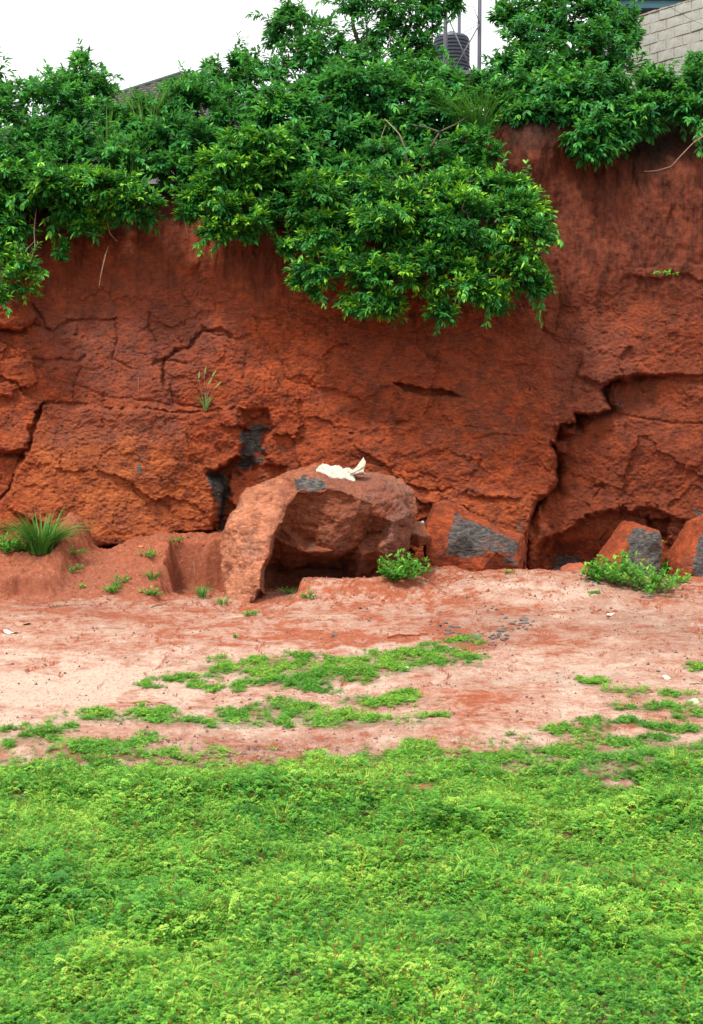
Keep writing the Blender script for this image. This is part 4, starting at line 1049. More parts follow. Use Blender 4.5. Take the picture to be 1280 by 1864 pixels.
GT = [(368, 1088, 60, .34, .018, 'spiky grass tuft at the edge of the pit, left of the boulder foot'), (405, 1102, 34, .22, .014, 'small grass tuft between the pit tuft and the boulder foot'),
      (278, 1056, 50, .26, .016, 'bright grass tuft on the mound slope beside the pit'), (212, 1072, 34, .22, .014, 'thin grass tuft on the mound slope, left of centre'),
      (178, 1290, 8, .2, .01, 'few grass blades in the green mat at left')]
for i, (a, b, n, ln, w, lab) in enumerate(GT[:4]):
    tuft('grass_tuft', ground_hit(a, b), n, ln, w, lab, 'grass clump', 650 + i, None, .8, .08, (.3, .9))

# plants growing on the wall
pw = cliff_pt(374, 748, .04)
e = tuft('wall_grass', pw, 34, .50, .014, 'straw coloured grass plant rooted in the wall above the left slab', 'plant', 661, None, .55, .03, (.75, 1.0))
rg = np.random.default_rng(5)
mb = MB(); sv = []
for (a, b) in ((372, 680), (362, 690), (386, 686), (392, 705), (379, 700)):
    q = branch(rg, np.zeros(3), P(a, b, pw[1] - .08) - pw, .03, 6, .006); mb.tube(q, np.linspace(.006, .004, 6), 4)
    sv.append((q[-1], q[-1] - q[-2]))
stalk = link('stalk', mb.mesh('stalk', M_twig, True), e)
B = np.array([x for x, y in sv]); Dd = unit(np.array([y for x, y in sv])) + np.array([.2, 0, -.2])
V, Fq, T = leaves(B, Dd, np.tile([0., -1, .3], (5, 1)), np.full(5, .17), np.full(5, .04), np.full(5, .98))
link('seed_head', mesh_np('seed_head', V, Fq, True, {'tint': ('POINT', T)}, M_blade), e)
pv = cliff_pt(381, 738, .05)
rgv = np.random.default_rng(9)
tp = np.array([P(a, b, pv[1] - .03) - pv for a, b in ((382, 726), (380, 732), (384, 742), (380, 748), (387, 750), (385, 756))])
V, Fq, T = sprays(rgv, tp, np.tile([0, -.4, .3], (6, 1)), 4, .06, .8, np.full(6, .2), .5, 1.2, .04)
link('wall_vine', mesh_np('wall_vine', V, Fq, True, {'tint': ('POINT', T)}, M_weed), None, 'small round leaved vine below the straw coloured wall grass', 'vine', loc=pv)
ps = cliff_pt(1212, 500, .03)
rgv = np.random.default_rng(10)
tp = np.array([P(a, b, ps[1] - .12) - ps for a, b in ((1192, 496), (1200, 493), (1210, 492), (1220, 492), (1230, 497), (1215, 497))])
e = empty('wall_sprig', ps, 'lone bright green sprig on the bare wall at the upper right', 'plant')
V, Fq, T = sprays(rgv, tp, np.tile([0, -.4, .2], (6, 1)), 6, .10, .36, np.full(6, .9), .9, 1.2, .05)
link('leaves', mesh_np('leaves', V, Fq, True, {'tint': ('POINT', T)}, M_leaf), e)
mb = MB()
for t in tp: mb.tube(branch(rgv, np.zeros(3), t, .02, 4, .003), [.006, .005, .004, .003], 4)
link('stem', mb.mesh('stem', M_bark, True), e)

# bare stems and roots
def stem(name, pts, r, label, mat=None, cat='root', sub=()):
    mb = MB(); W = np.array([P(a, b, Y) for a, b, Y in pts]); o = W[0]
    def smooth(W):
        t = np.linspace(0, len(W) - 1, len(W) * 4); i = np.arange(len(W))
        return np.stack([np.interp(t, i, W[:, k]) for k in range(3)], 1)
    S = smooth(W - o); mb.tube(S, np.linspace(r, r * .45, len(S)), 5)
    for s in sub:
        S = smooth(np.array([P(a, b, Y) for a, b, Y in s]) - o); mb.tube(S, np.linspace(r * .6, r * .25, len(S)), 4)
    link(name, mb.mesh(name, mat or M_twig, True), None, label, cat, loc=o)
stem('bare_branch', [(1300, 235, 27.0), (1262, 260, 26.9), (1238, 285, 26.9), (1222, 303, 27.0), (1195, 311, 27.2), (1172, 312, 27.6)], .014, 'long bare twig curving down at the right edge below the hedge', sub=[[(1262, 260, 26.9), (1268, 250, 26.8), (1280, 246, 26.7)]], cat='branch')
stem('hanging_root', [(198, 448, 27.6), (192, 465, 27.2), (185, 495, 27.1), (180, 524, 27.1)], .016, 'straight pale root hanging in front of the upper left wall')
stem('hanging_root', [(331, 335, 28.0), (330, 370, 27.2), (336, 400, 27.0), (343, 432, 27.0)], .014, 'thin pale root hanging between the left bush and the arching bush')
stem('hanging_root', [(66, 380, 27.5), (62, 420, 27.2), (64, 450, 27.0), (56, 475, 27.0), (58, 496, 27.0)], .016, 'forked pale root hanging above the small bush at the far left', sub=[[(62, 440, 27.1), (45, 458, 27.0), (34, 468, 27.0)]])
stem('hanging_root', [(190, 378, 27.4), (200, 425, 27.2), (214, 440, 27.1)], .010, 'short bent root under the fringe of the left bush', sub=[[(120, 395, 27.4), (150, 420, 27.2), (190, 432, 27.1)]])
stem('bare_branch', [(768, 300, 27.6), (785, 268, 27.5), (800, 240, 27.5), (830, 226, 27.8), (862, 206, 28.4)], .030, 'thick forked branch showing between the dark bushes above the largest bush', M_bark, 'branch', [[(800, 240, 27.5), (778, 232, 27.7), (745, 226, 28.2)], [(785, 268, 27.5), (800, 262, 27.6), (820, 250, 28)]])
stem('bare_branch', [(741, 300, 27.5), (738, 272, 27.4), (728, 245, 27.4), (712, 228, 27.6), (700, 216, 28.2)], .02, 'thin crooked branch left of the thick forked branch', None, 'branch', [[(700, 276, 27.4), (694, 250, 27.4), (702, 228, 27.6)]])
stem('vertical_stake', [(252, 688, 27.5), (252, 716, 27.5)], .008, 'short pale stick upright against the left wall', None, 'stick')
stem('vertical_stake', [(353, 1022, 25.3), (355, 1053, 25.2)], .010, 'short pale stick standing in the soil pit', None, 'stick')

# ---------------------------------------------------------------- things on the cliff top
# block wall
A = P(1128, 40, 32.6); Bp = P(1258, 0, 31.0)
ztop = 0.5 * (A[2] + Bp[2])
wdir = np.array([Bp[0] - A[0], Bp[1] - A[1]]); wdir /= np.linalg.norm(wdir)
ang = math.atan2(wdir[1], wdir[0])
zb = ztop - 14 * .245
wall = empty('block_wall', (A[0], A[1], zb), 'unplastered grey concrete block wall at the upper right corner', 'wall')
wall.rotation_euler = (0, 0, ang)
mb = MB()
Lw = 6.6
mb.box(0.01, Lw - .01, .014, .15, 0, 14 * .245 - .012)
link('mortar', mb.mesh('mortar', M_mortar), wall)
rg = np.random.default_rng(77)
def block_mesh(L, h, d, seed):
    r = np.random.default_rng(seed)
    nx, nz = 6, 4
    V, Fs = [], []
    for iy, y in enumerate((0, d)):
        for i in range(nx):
            for k in range(nz):
                x = (0, .007, L * .35, L * .65, L - .007, L)[i]; z = (0, .006, h - .006, h)[k]
                e_ = (i in (0, nx - 1)) + (k in (0, nz - 1))
                V.append((x + r.normal() * .004 + (.008 if i == 0 else -.008 if i == nx - 1 else 0) * (e_ > 1), y + (.007 * (e_ > 0) + r.normal() * .0035) * (1 if iy == 0 else -1), z + r.normal() * .004 + (.006 if k == 0 else -.006 if k == nz - 1 else 0) * (e_ > 1)))
    idx = lambda s, i, k: s * nx * nz + i * nz + k
    for i in range(nx - 1):
        for k in range(nz - 1):
            Fs.append((idx(0, i, k), idx(0, i + 1, k), idx(0, i + 1, k + 1), idx(0, i, k + 1)))
    for i in range(nx - 1):
        Fs.append((idx(0, i, nz - 1), idx(0, i + 1, nz - 1), idx(1, i + 1, nz - 1), idx(1, i, nz - 1)))
        Fs.append((idx(0, i, 0), idx(1, i, 0), idx(1, i + 1, 0), idx(0, i + 1, 0)))
    for k in range(nz - 1):
        Fs.append((idx(0, 0, k), idx(0, 0, k + 1), idx(1, 0, k + 1), idx(1, 0, k)))
        Fs.append((idx(0, nx - 1, k), idx(1, nx - 1, k), idx(1, nx - 1, k + 1), idx(0, nx - 1, k + 1)))
    m_ = MB(); m_.add(V, Fs); return m_.mesh('concrete_block', M_block, False)
bm = [block_mesh(.44, .222, .17, s) for s in range(6)]
bh = [block_mesh(.21, .222, .17, s + 20) for s in range(3)]
for r in range(14):
    x = 0.0
    if r % 2:
        link('concrete_block', bh[r % 3], wall, loc=(0.005, 0, r * .245)); x = .235
    while x + .44 < Lw:
        o = link('concrete_block', bm[int(rg.integers(6))], wall, loc=(x + .006 + rg.normal() * .006, rg.normal() * .006, r * .245 + rg.normal() * .003))
        o.rotation_euler = (0, rg.normal() * .006, 0)
        x += .465
mb = MB()
xs = np.arange(0, Lw, .12)
for a in xs: mb.box(a, a + .13, -.01 + rg.normal() * .006, .17, 14 * .245 - .014, 14 * .245 + .012 + abs(rg.normal()) * .012)
link('coping_mortar', mb.mesh('coping_mortar', M_mortar), wall)

# house behind the block wall: teal eaves and pale wall
h0 = P(1120, 0, 38.0)
hs = empty('house', (h0[0], 38.0, 9.5), 'pale house with teal eaves just showing above the block wall', 'house')
zE = h0[2] - 9.5
mb = MB(); mb.box(.3, 12, .7, 7.5, 0, zE - .15); link('wall', mb.mesh('wall', M_plaster), hs)
mb = MB(); mb.box(-.1, 12.4, 0, .06, zE - .22, zE + .02); mb.box(-.1, 12.4, 0.06, .7, zE - .20, zE - .16); mb.box(-.16, 12.46, -.05, .0, zE + .0, zE + .05)
link('fascia', mb.mesh('fascia', M_fascia), hs)
mb = MB(); mb.add([(-.1, 0, zE + .03), (12.4, 0, zE + .03), (12.4, 8, zE + .03), (-.1, 8, zE + .03), (3.5, 4, zE + 1.9), (8.8, 4, zE + 1.9)], [(0, 1, 5, 4), (1, 2, 5), (2, 3, 4, 5), (3, 0, 4), (0, 3, 2, 1)])
link('roof', mb.mesh('roof', M_fascia), hs)
mb = MB()
for k in range(12): mb.box(.3, 6.0, .655, .695, zE - 1.35 + k * .09, zE - 1.29 + k * .09)
w_ = link('louvre_window', mb.mesh('louvre_window', M_plaster), hs)

# tiled roof at the left
apex = P(331, 135, 47.0)
th = empty('house', (apex[0], apex[1] + 2, 9.0), 'house with brown tiled hip roof behind the bushes at upper left', 'house')
az = apex[2] - 9.0; ez = az - 4.3; ew = 7.4
def rp(x, y, z): return (x, y - 2, z)
mb = MB(); mb.box(-ew + .4, ew - .4, -ew - 1.6 + 0, ew - 2.4, 0, ez); link('wall', mb.mesh('wall', M_plaster), th)
# four roof planes rotated about the apex, each of stepped tile courses
mb = MB(); rows = 26
rz = Matrix.Rotation(math.radians(-24), 4, 'Z')
for s in range(4):
    Rm = Matrix.Rotation(s * math.pi / 2, 4, 'Z')
    for k in range(rows):
        t0, t1 = k / rows, (k + 1) / rows
        r0, r1 = ew * t0, ew * t1
        z0, z1 = az - 4.3 * t0, az - 4.3 * t1
        n = max(1, int(r1 * 2 / .30))
        for i in range(n):
            a0, a1 = -1 + 2 * i / n, -1 + 2 * (i + 1) / n
            g = .03
            pts = [(a0 * r0, -r0, z0 - .0), (a1 * r0, -r0, z0), (a1 * r1 - .01, -r1, z1 + .045), (a0 * r1 + .01, -r1, z1 + .045), (a0 * r1 + .01, -r1, z1 + .0), (a1 * r1 - .01, -r1, z1 + .0)]
            m_ = (a0 + a1) / 2
            pts.insert(0, (m_ * r1, -r1, z1 + .075))
            pts = [Vector(rz @ Rm @ Vector(p)) + Vector((0, -2, 0)) for p in pts]
            mb.add(pts, [(1, 2, 3, 0), (1, 0, 4), (0, 3, 6, 5, 4)])
tl = link('roof_tiles', mb.mesh('roof_tiles', M_tile), th, kind='stuff')
for s in range(4):
    Rm = rz @ Matrix.Rotation(s * math.pi / 2, 4, 'Z')
    mb = MB(); a = Vector((0, 0, az + .03)); b = Rm @ Vector((ew, -ew, az - 4.25))
    mb.tube([tuple(a + Vector((0, -2, 0))), tuple((a + b) / 2 + Vector((0, -2, .02))), tuple(b + Vector((0, -2, 0)))], .085, 6)
    link('ridge_cap', mb.mesh('ridge_cap', M_ridge, True), th)

# water tank and steel tower
zt = P(822, 152, 41.0)
tank_h = P(822, 62, 41.0)[2] - zt[2]
tk = empty('water_tank', zt, 'dark ribbed plastic water tank on the steel tower, behind the trees', 'water tank')
R_ = .56
prof = [(0, 0), (R_ * .98, 0)]
for k in range(12):
    z0 = .03 + k * (tank_h * .86) / 12
    prof += [(R_, z0), (R_, z0 + .05), (R_ - .03, z0 + .065), (R_ - .03, z0 + .085)]
prof += [(R_ * .97, tank_h * .88), (R_ * .90, tank_h * .93), (R_ * .45, tank_h * .99), (R_ * .2, tank_h)]
def lathe(prof, n=36):
    V = [(r * math.cos(2 * math.pi * i / n), r * math.sin(2 * math.pi * i / n), z) for r, z in prof for i in range(n)]
    Fs = [(j * n + i, j * n + (i + 1) % n, (j + 1) * n + (i + 1) % n, (j + 1) * n + i) for j in range(len(prof) - 1) for i in range(n)]
    m_ = MB(); m_.add(V, Fs); return m_
link('tank_body', lathe(prof[1:]).mesh('tank_body', M_tank, False), tk)
link('lid', lathe([(.01, tank_h + .07), (R_ * .20, tank_h + .06), (R_ * .23, tank_h + .0), (R_ * .23, tank_h - .03)]).mesh('lid', M_tank, True), tk)

tw_o = P(835, 134, 40.5)
tw = empty('water_tower', (tw_o[0], tw_o[1], 9.8), 'tall thin steel tower with cross braces around the water tank', 'tower')
o_ = np.array([tw_o[0], tw_o[1], 9.8])
legs = [(811, 39.6, .062), (873, 39.6, .062), (787, 41.9, .03), (836, 41.9, .055)]
for (a, Y, r) in legs:
    b = P(a, 60, Y); mb = MB()
    mb.tube(np.array([(b[0], Y, 9.8), (b[0], Y, 15.0), (b[0], Y, 21.0)]) - o_, r, 8)
    link('leg', mb.mesh('leg', M_steel, True), tw)
def brace(p, q, r):
    mb = MB(); mb.tube(np.array([P(*p), P(*q)]) - o_, r, 5); link('brace', mb.mesh('brace', M_steel, True), tw)
brace((811, 22, 39.5), (868, 150, 39.5), .022); brace((873, 44, 39.5), (820, 140, 39.5), .022)
brace((873, 44, 39.55), (836, 64, 41.8), .010); brace((860, 8, 39.5), (873, 42, 39.5), .012); brace((873, 44, 39.4), (811, 10, 39.4), .008)
mb = MB()
c0, c1 = P(788, 152, 39.4), P(868, 152, 42.1)
mb.box(c0[0] - o_[0], c1[0] - o_[0], 39.5 - o_[1], 42.0 - o_[1], zt[2] - o_[2] - .12, zt[2] - o_[2] - .005)
link('platform', mb.mesh('platform', M_steel), tw)

# cable along the top right
stem('cable', [(1205, 2, 30.6), (1235, 22, 30.4), (1262, 38, 30.2), (1310, 55, 30.0)], .006, 'thin dark cable sagging across the block wall', M_black, 'cable')

# ---------------------------------------------------------------- small things on rock and ground
# crumpled white sack on the boulder
def sack():
    nu, nv = 60, 30; Y0 = 24.72
    a, b = P(576, 858, Y0), P(647, 862, Y0)
    U, W_ = np.meshgrid(np.linspace(0, 1, nu), np.linspace(0, 1, nv))
    x = a[0] + (b[0] - a[0]) * U + .03 * noise2(W_ * 5, U * 2, 4); y = Y0 - .18 + .60 * W_ + .05 * noise2(U * 4, W_ * 2, 5)
    zb = a[2] + (b[2] - a[2]) * U - .02
    from mathutils.bvhtree import BVHTree
    bv = BVHTree.FromObject(boulder_obj, bpy.context.evaluated_depsgraph_get())
    lo = boulder_obj.location; drop = np.zeros_like(U)
    for i_ in range(nv):
        for j_ in range(nu):
            h_ = bv.ray_cast(Vector((x[i_, j_] - lo[0], y[i_, j_] - lo[1], 6 - lo[2])), Vector((0, 0, -1)))[0]
            drop[i_, j_] = (h_[2] + lo[2]) if h_ is not None else -9
    drop = np.clip(drop, zb - .16, zb + .035)
    for _ in range(2): drop[1:-1, 1:-1] = (drop[:-2, 1:-1] + drop[2:, 1:-1] + drop[1:-1, :-2] + drop[1:-1, 2:] + drop[1:-1, 1:-1]) / 5
    zb = drop + .012
    win = (ss(0, .18, U) * (1 - ss(.9, 1.0, U)) * ss(0, .22, W_) * (1 - ss(.75, 1, W_))) ** .7
    hh = .13 * (1 - .45 * U) * win * (1.05 - .9 * np.abs(noise2(U * 5.5 + W_ * 1.5, W_ * 2.2, 6)) + .35 * noise2(U * 9, W_ * 6, 7)) + .018 * noise2(U * 22, W_ * 12, 8) * win
    top = np.stack([x, y, zb + .012 + hh], -1).reshape(-1, 3); bot = np.stack([x, y, zb - .03], -1).reshape(-1, 3)
    kb = zb[nv // 2, -1] - (P(643, 859, Y0)[2] - .05)
    id_ = np.arange(nu * nv).reshape(nv, nu); Fq = []
    for i in range(nv - 1):
        for j in range(nu - 1):
            Fq.append((id_[i, j], id_[i, j + 1], id_[i + 1, j + 1], id_[i + 1, j]))
    m0 = nu * nv
    Fb = [tuple(m0 + k for k in f[::-1]) for f in Fq]
    rimi = list(id_[0]) + list(id_[1:, -1]) + list(id_[-1, -2::-1]) + list(id_[-2:0:-1, 0])
    Fr = [(rimi[(k + 1) % len(rimi)], rimi[k], m0 + rimi[k], m0 + rimi[(k + 1) % len(rimi)]) for k in range(len(rimi))]
    mb = MB(); o = np.array([top[:, 0].mean(), Y0, zb.min()])
    mb.add(np.vstack([top, bot]) - o, Fq + Fb + Fr)
    # the flared open mouth standing up at the right
    pth = [(638, 860, .10, .045), (643, 859, .09, .05), (648, 857, .08, .06), (653, 854, .10, .085), (658, 851, .12, .115), (662, 848.5, .14, .145), (664, 848, .15, .16), (663.5, 848, .13, .14), (660, 850, .10, .10), (655, 853, .05, .05)]
    t = np.linspace(0, len(pth) - 1, 40); i = np.arange(len(pth)); A_ = np.array(pth, float)
    A_ = np.stack([np.interp(t, i, A_[:, k]) for k in range(4)], 1); n = 28; V = []
    for (pa, pb, ry, rz_) in A_:
        c = P(pa, pb, Y0); c[2] += kb
        for j in range(n):
            th_ = 2 * math.pi * j / n; rr = 1 + .13 * math.sin(5 * th_ + 1) + .07 * math.sin(9 * th_)
            V.append(c + np.array([.02 * math.sin(3 * th_), ry * math.cos(th_) * rr, rz_ * math.sin(th_) * rr]))
    V = np.array(V); V = V + .010 * np.stack([noise3(V * 14, s_) for s_ in (1, 2, 3)], 1)
    m_ = len(A_)
    mb.add(V - o, [(r * n + j, r * n + (j + 1) % n, (r + 1) * n + (j + 1) % n, (r + 1) * n + j) for r in range(m_ - 1) for j in range(n)] + [tuple(range(n))[::-1], tuple((m_ - 1) * n + j for j in range(n))])
    link('white_sack', mb.mesh('white_sack', M_sack, True), None, 'crumpled white sack with a flared end lying on top of the big boulder', 'sack', loc=o)
sack()
# can
cn = P(767, 952, 25.35)
m_ = lathe([(.001, -.055), (.028, -.055), (.033, -.045), (.033, .045), (.026, .058), (.001, .056)], 16)
o = link('drink_can', m_.mesh('drink_can', M_can, True), None, 'small silver can lying on the wedged rock beside the boulder', 'can', loc=cn)
o.rotation_euler = (math.radians(70), math.radians(25), math.radians(60))
# black seep holes on the slab
def pebble_mesh(name, mat, seed, sub=2):
    import bmesh
    bm_ = bmesh.new(); bmesh.ops.create_icosphere(bm_, subdivisions=sub, radius=1)
    r = np.random.default_rng(seed)
    co = np.array([v.co[:] for v in bm_.verts])
    pl = unit(r.normal(size=(7, 3)))
    for q in pl:
        d = co @ q; lim = r.uniform(.45, .8); co = co - np.clip(d - lim, 0, None)[:, None] * q
    co = co + .10 * np.stack([noise3(co * 1.7 + seed, s) for s in (1, 2, 3)], 1)
    for v, c in zip(bm_.verts, co): v.co = c
    me = bpy.data.meshes.new(name); bm_.to_mesh(me); bm_.free(); me.materials.append(mat)
    return me
pd = [pebble_mesh('stone', M_darkstone, s) for s in range(5)]
pr = [pebble_mesh('stone', M_redstone, s + 10) for s in range(3)]
pp = [pebble_mesh('stone', M_palestone, s + 20) for s in range(3)]
rg = np.random.default_rng(21)
def put_stone(px, py, spx, me, label, group=None, flat=.6):
    g = ground_hit(px, py); s = spx * .5 * g[1] / F
    o = link('stone', me, None, label, 'stone', group, loc=(g[0], g[1], g[2] + s * flat * .3))
    o.scale = (s, s * rg.uniform(.7, 1.1), s * flat); o.rotation_euler = (rg.normal() * .2, rg.normal() * .2, rg.uniform(0, 6.28))
put_stone(628 / 2 + 640, 1130, 18, pd[0], 'largest dark grey stone of the heap on the red soil at right')
put_stone(930, 1137, 12, pd[1], 'dark stone touching the largest grey stone of the heap'); put_stone(921, 1126, 11, pd[2], 'dark stone a little above and left of the largest grey one')
put_stone(610, 1158, 13, pd[3], 'lone flat dark stone on the sand below the boulder'); put_stone(1213, 1236, 20, pp[0], 'pale flat stone on the sand near the right edge', None, .5)
put_stone(740, 1218, 14, pp[1], 'white stone lying in the green mat at centre', None, .5); put_stone(1186, 1260, 9, pr[0], 'dark red stone on the sand below the pale flat stone')
put_stone(1199, 1223, 10, pd[4], 'grey stone just above the pale flat stone near the right edge'); put_stone(714, 1160, 16, pp[2], 'orange tinted stone beside the wooden stake', None, .4)
put_stone(672, 1088, 8, pd[1], 'dark pebble on the soil rim in front of the boulder'); put_stone(974, 1086, 9, pd[2], 'dark stone alone on the pale right swell')
put_stone(1262, 1280, 30, pp[2], 'broad pale slab of stone half in the sand at the right edge', None, .25)
for i in range(70):
    t = rg.uniform()
    bx = 800 + 170 * t + rg.normal() * 12; by = 1138 + 26 * math.sin(t * 3.0) * (1 if t < .75 else .3) + rg.normal() * 6
    put_stone(bx, by, rg.uniform(5, 13), pd[i % 5], 'small dark stone of the scattered heap on the red soil at right', 'dark stones strewn on the red soil')
for i in range(16):
    put_stone(rg.choice([905, 665, 880]) + rg.normal() * 14, rg.choice([1110, 1133, 1108]) + rg.normal() * 4, rg.uniform(4, 8), pd[i % 5], 'small dark stone in a loose cluster away from the main heap', 'outlying dark stones')
for i in range(12):
    put_stone(1095 + rg.normal() * 30, 1108 + rg.normal() * 5, rg.uniform(5, 11), pr[i % 3], 'red clod at the crumbling edge on the right sand swell', 'red clods at the crumbling edge')

# sticks, dry leaves
def stick(px0, py0, px1, py1, r, label, mat=M_wood):
    a, b = ground_hit(px0, py0), ground_hit(px1, py1); a[2] += r * .8; b[2] += r * .8
    n = 8; t = np.linspace(0, 1, n)[:, None]; q = a * (1 - t) + b * t
    q[:, 2] = np.maximum(q[:, 2], height(q[:, 0], q[:, 1]) + r * .8)
    q[1:-1] += rg.normal(size=(n - 2, 3)) * r * .5
    mb = MB(); mb.tube(q - a, np.linspace(r, r * .5, n), 6)
    link('stick', mb.mesh('stick', mat, True), None, label, 'stick', loc=a)
stick(219, 1280, 302, 1283, .018, 'brown stick lying on the sand at left, above the green mats')
stick(706, 1162, 778, 1156, .022, 'reddish stake lying on the red soil at centre right', M_redstone)
stick(186, 1144, 228, 1146, .008, 'thin curved twig on the sand at left', M_twig)
stick(275, 1108, 304, 1100, .010, 'dark twig on the mound slope near the pit', M_bark)
stick(90, 1108, 125, 1103, .010, 'thin dark twig under the left bank', M_bark)
stick(1030, 1143, 1062, 1141, .010, 'small pale splinter of wood on the sand at right', M_twig)
stick(1255, 1246, 1300, 1246, .007, 'dark twig at the right edge, near the pale stones', M_bark)
def dryleaf(px, py, s, label, tilt=0.2, seed=0, mat=M_dryleaf, up=0.0):
    g = ground_hit(px, py); r = np.random.default_rng(seed)
    n = 10; V = [(0, 0, 0)]
    for ring in (.5, 1.0):
        for j in range(n):
            a = 2 * math.pi * j / n; rr = ring * (1 + .25 * math.cos(2 * a) + r.normal() * .06)
            V.append((math.cos(a) * rr * s, math.sin(a) * rr * s * .6, .25 * s * ring ** 2 * math.cos(a * 2 + 1) + r.normal() * .02 * s))
    Fs = [(0, 1 + j, 1 + (j + 1) % n) for j in range(n)] + [(1 + j, 1 + n + j, 1 + n + (j + 1) % n, 1 + (j + 1) % n) for j in range(n)]
    mb = MB(); mb.add(V, Fs)
    o = link('dry_leaf', mb.mesh('dry_leaf', mat, True), None, label, 'leaf', loc=(g[0], g[1], g[2] + .02 + up))
    o.rotation_euler = (tilt, r.normal() * .2, r.uniform(-.5, .5))
dryleaf(36, 1000, .19, 'large orange dried leaf upright in front of the big grass clump', 1.25, 2, up=.22)
dryleaf(42, 1138, .11, 'brown dried leaf flat on the sand at the left edge', .1, 3, M_wood)
dryleaf(20, 1153, .10, 'whitish scrap on the sand at the left edge', .1, 4, M_palestone)
dryleaf(593, 1129, .09, 'tan dried leaf on the sand below the soil rim', .1, 5, M_wood)
dryleaf(1112, 1120, .06, 'pale yellow leaf on the crumbling edge at right', .3, 6, M_palestone)
dryleaf(258, 998, .05, 'tiny yellow leaf on the crest of the mound', .5, 7, M_dryleaf)

# gravel: thousands of crumbs nobody could count, one mesh
def gravel():
    r = np.random.default_rng(8); n = 26000
    px = r.uniform(-40, 1320, n); py = 1065 + 350 * r.uniform(size=n) ** 1.2
    Y = F * (CAMH - .05) / (py - 795); X = (px - CX) / F * Y; 
    # clods fallen along the foot of the wall and down the banks
    n3 = 9000
    Yb = r.uniform(22.3, 26.3, n3); Xb = r.uniform(-7.8, 7.8, n3)
    X = np.concatenate([X, Xb]); Y = np.concatenate([Y, Yb]); px = np.concatenate([px, np.full(n3, 2000.)]); py = np.concatenate([py, np.full(n3, 1100.)]); n += n3
    gf, gp = green_mask(px, py)
    clus = fbm2(X * 1.7, Y * 1.7, 810, 3)
    dens = .35 + .6 * np.exp(-((px - 520) / 260) ** 2 - ((py - 1375) / 32) ** 2) + .5 * np.exp(-((px - 1150) / 200) ** 2 - ((py - 1120) / 50) ** 2) - .2 * np.exp(-((px - 100) / 200) ** 2 - ((py - 1250) / 60) ** 2)
    dens = np.where(px > 1900, .25 + .7 * clus.clip(0, 1) * 1.3, dens * (.55 + 1.1 * clus.clip(-.4, 1)))
    far = px > 1900
    k = (r.uniform(size=n) < dens) & (gf < .5); X, Y, far = X[k], Y[k], far[k]; n = len(X)
    Z = height(X, Y); s = .006 * (1 + r.pareto(2.4, n)).clip(0, 4.2); s = np.where(far, s * 1.7, s)
    T = np.array([(1, 0, 0), (-.5, .8, 0), (-.5, -.8, 0), (0, 0, .9), (.2, .1, -.5)])
    a = r.uniform(0, 6.28, n); c, sn = np.cos(a), np.sin(a)
    V = T[None] * s[:, None, None] * r.uniform(.7, 1.3, (n, 5, 1))
    V = np.stack([V[..., 0] * c[:, None] - V[..., 1] * sn[:, None], V[..., 0] * sn[:, None] + V[..., 1] * c[:, None], V[..., 2]], -1)
    V = V + np.stack([X, Y, Z + s * .2], 1)[:, None]
    Fs = np.array([(0, 1, 3), (1, 2, 3), (2, 0, 3), (1, 0, 4), (2, 1, 4), (0, 2, 4)])
    Fq = (np.arange(n)[:, None, None] * 5 + Fs[None]).reshape(-1, 3)
    me = mesh_np('gravel', V.reshape(-1, 3), Fq, False, None, M_darkstone); me.materials.append(plain('brown_crumb', (0.20, 0.085, 0.05), 0.9, (0.11, 0.05, 0.035), 10)); me.materials.append(plain('red_crumb', (0.36, 0.10, 0.045), 0.9, (0.22, 0.055, 0.026), 10))
    me.polygons.foreach_set('material_index', np.repeat(np.where(far, (r.uniform(size=n) < .85) * 2, (r.uniform(size=n) < .5)).astype(np.int32), 6))
    link('gravel', me, None, 'dark and red crumbs of stone strewn over the bare sand', 'gravel', kind='stuff')
gravel()

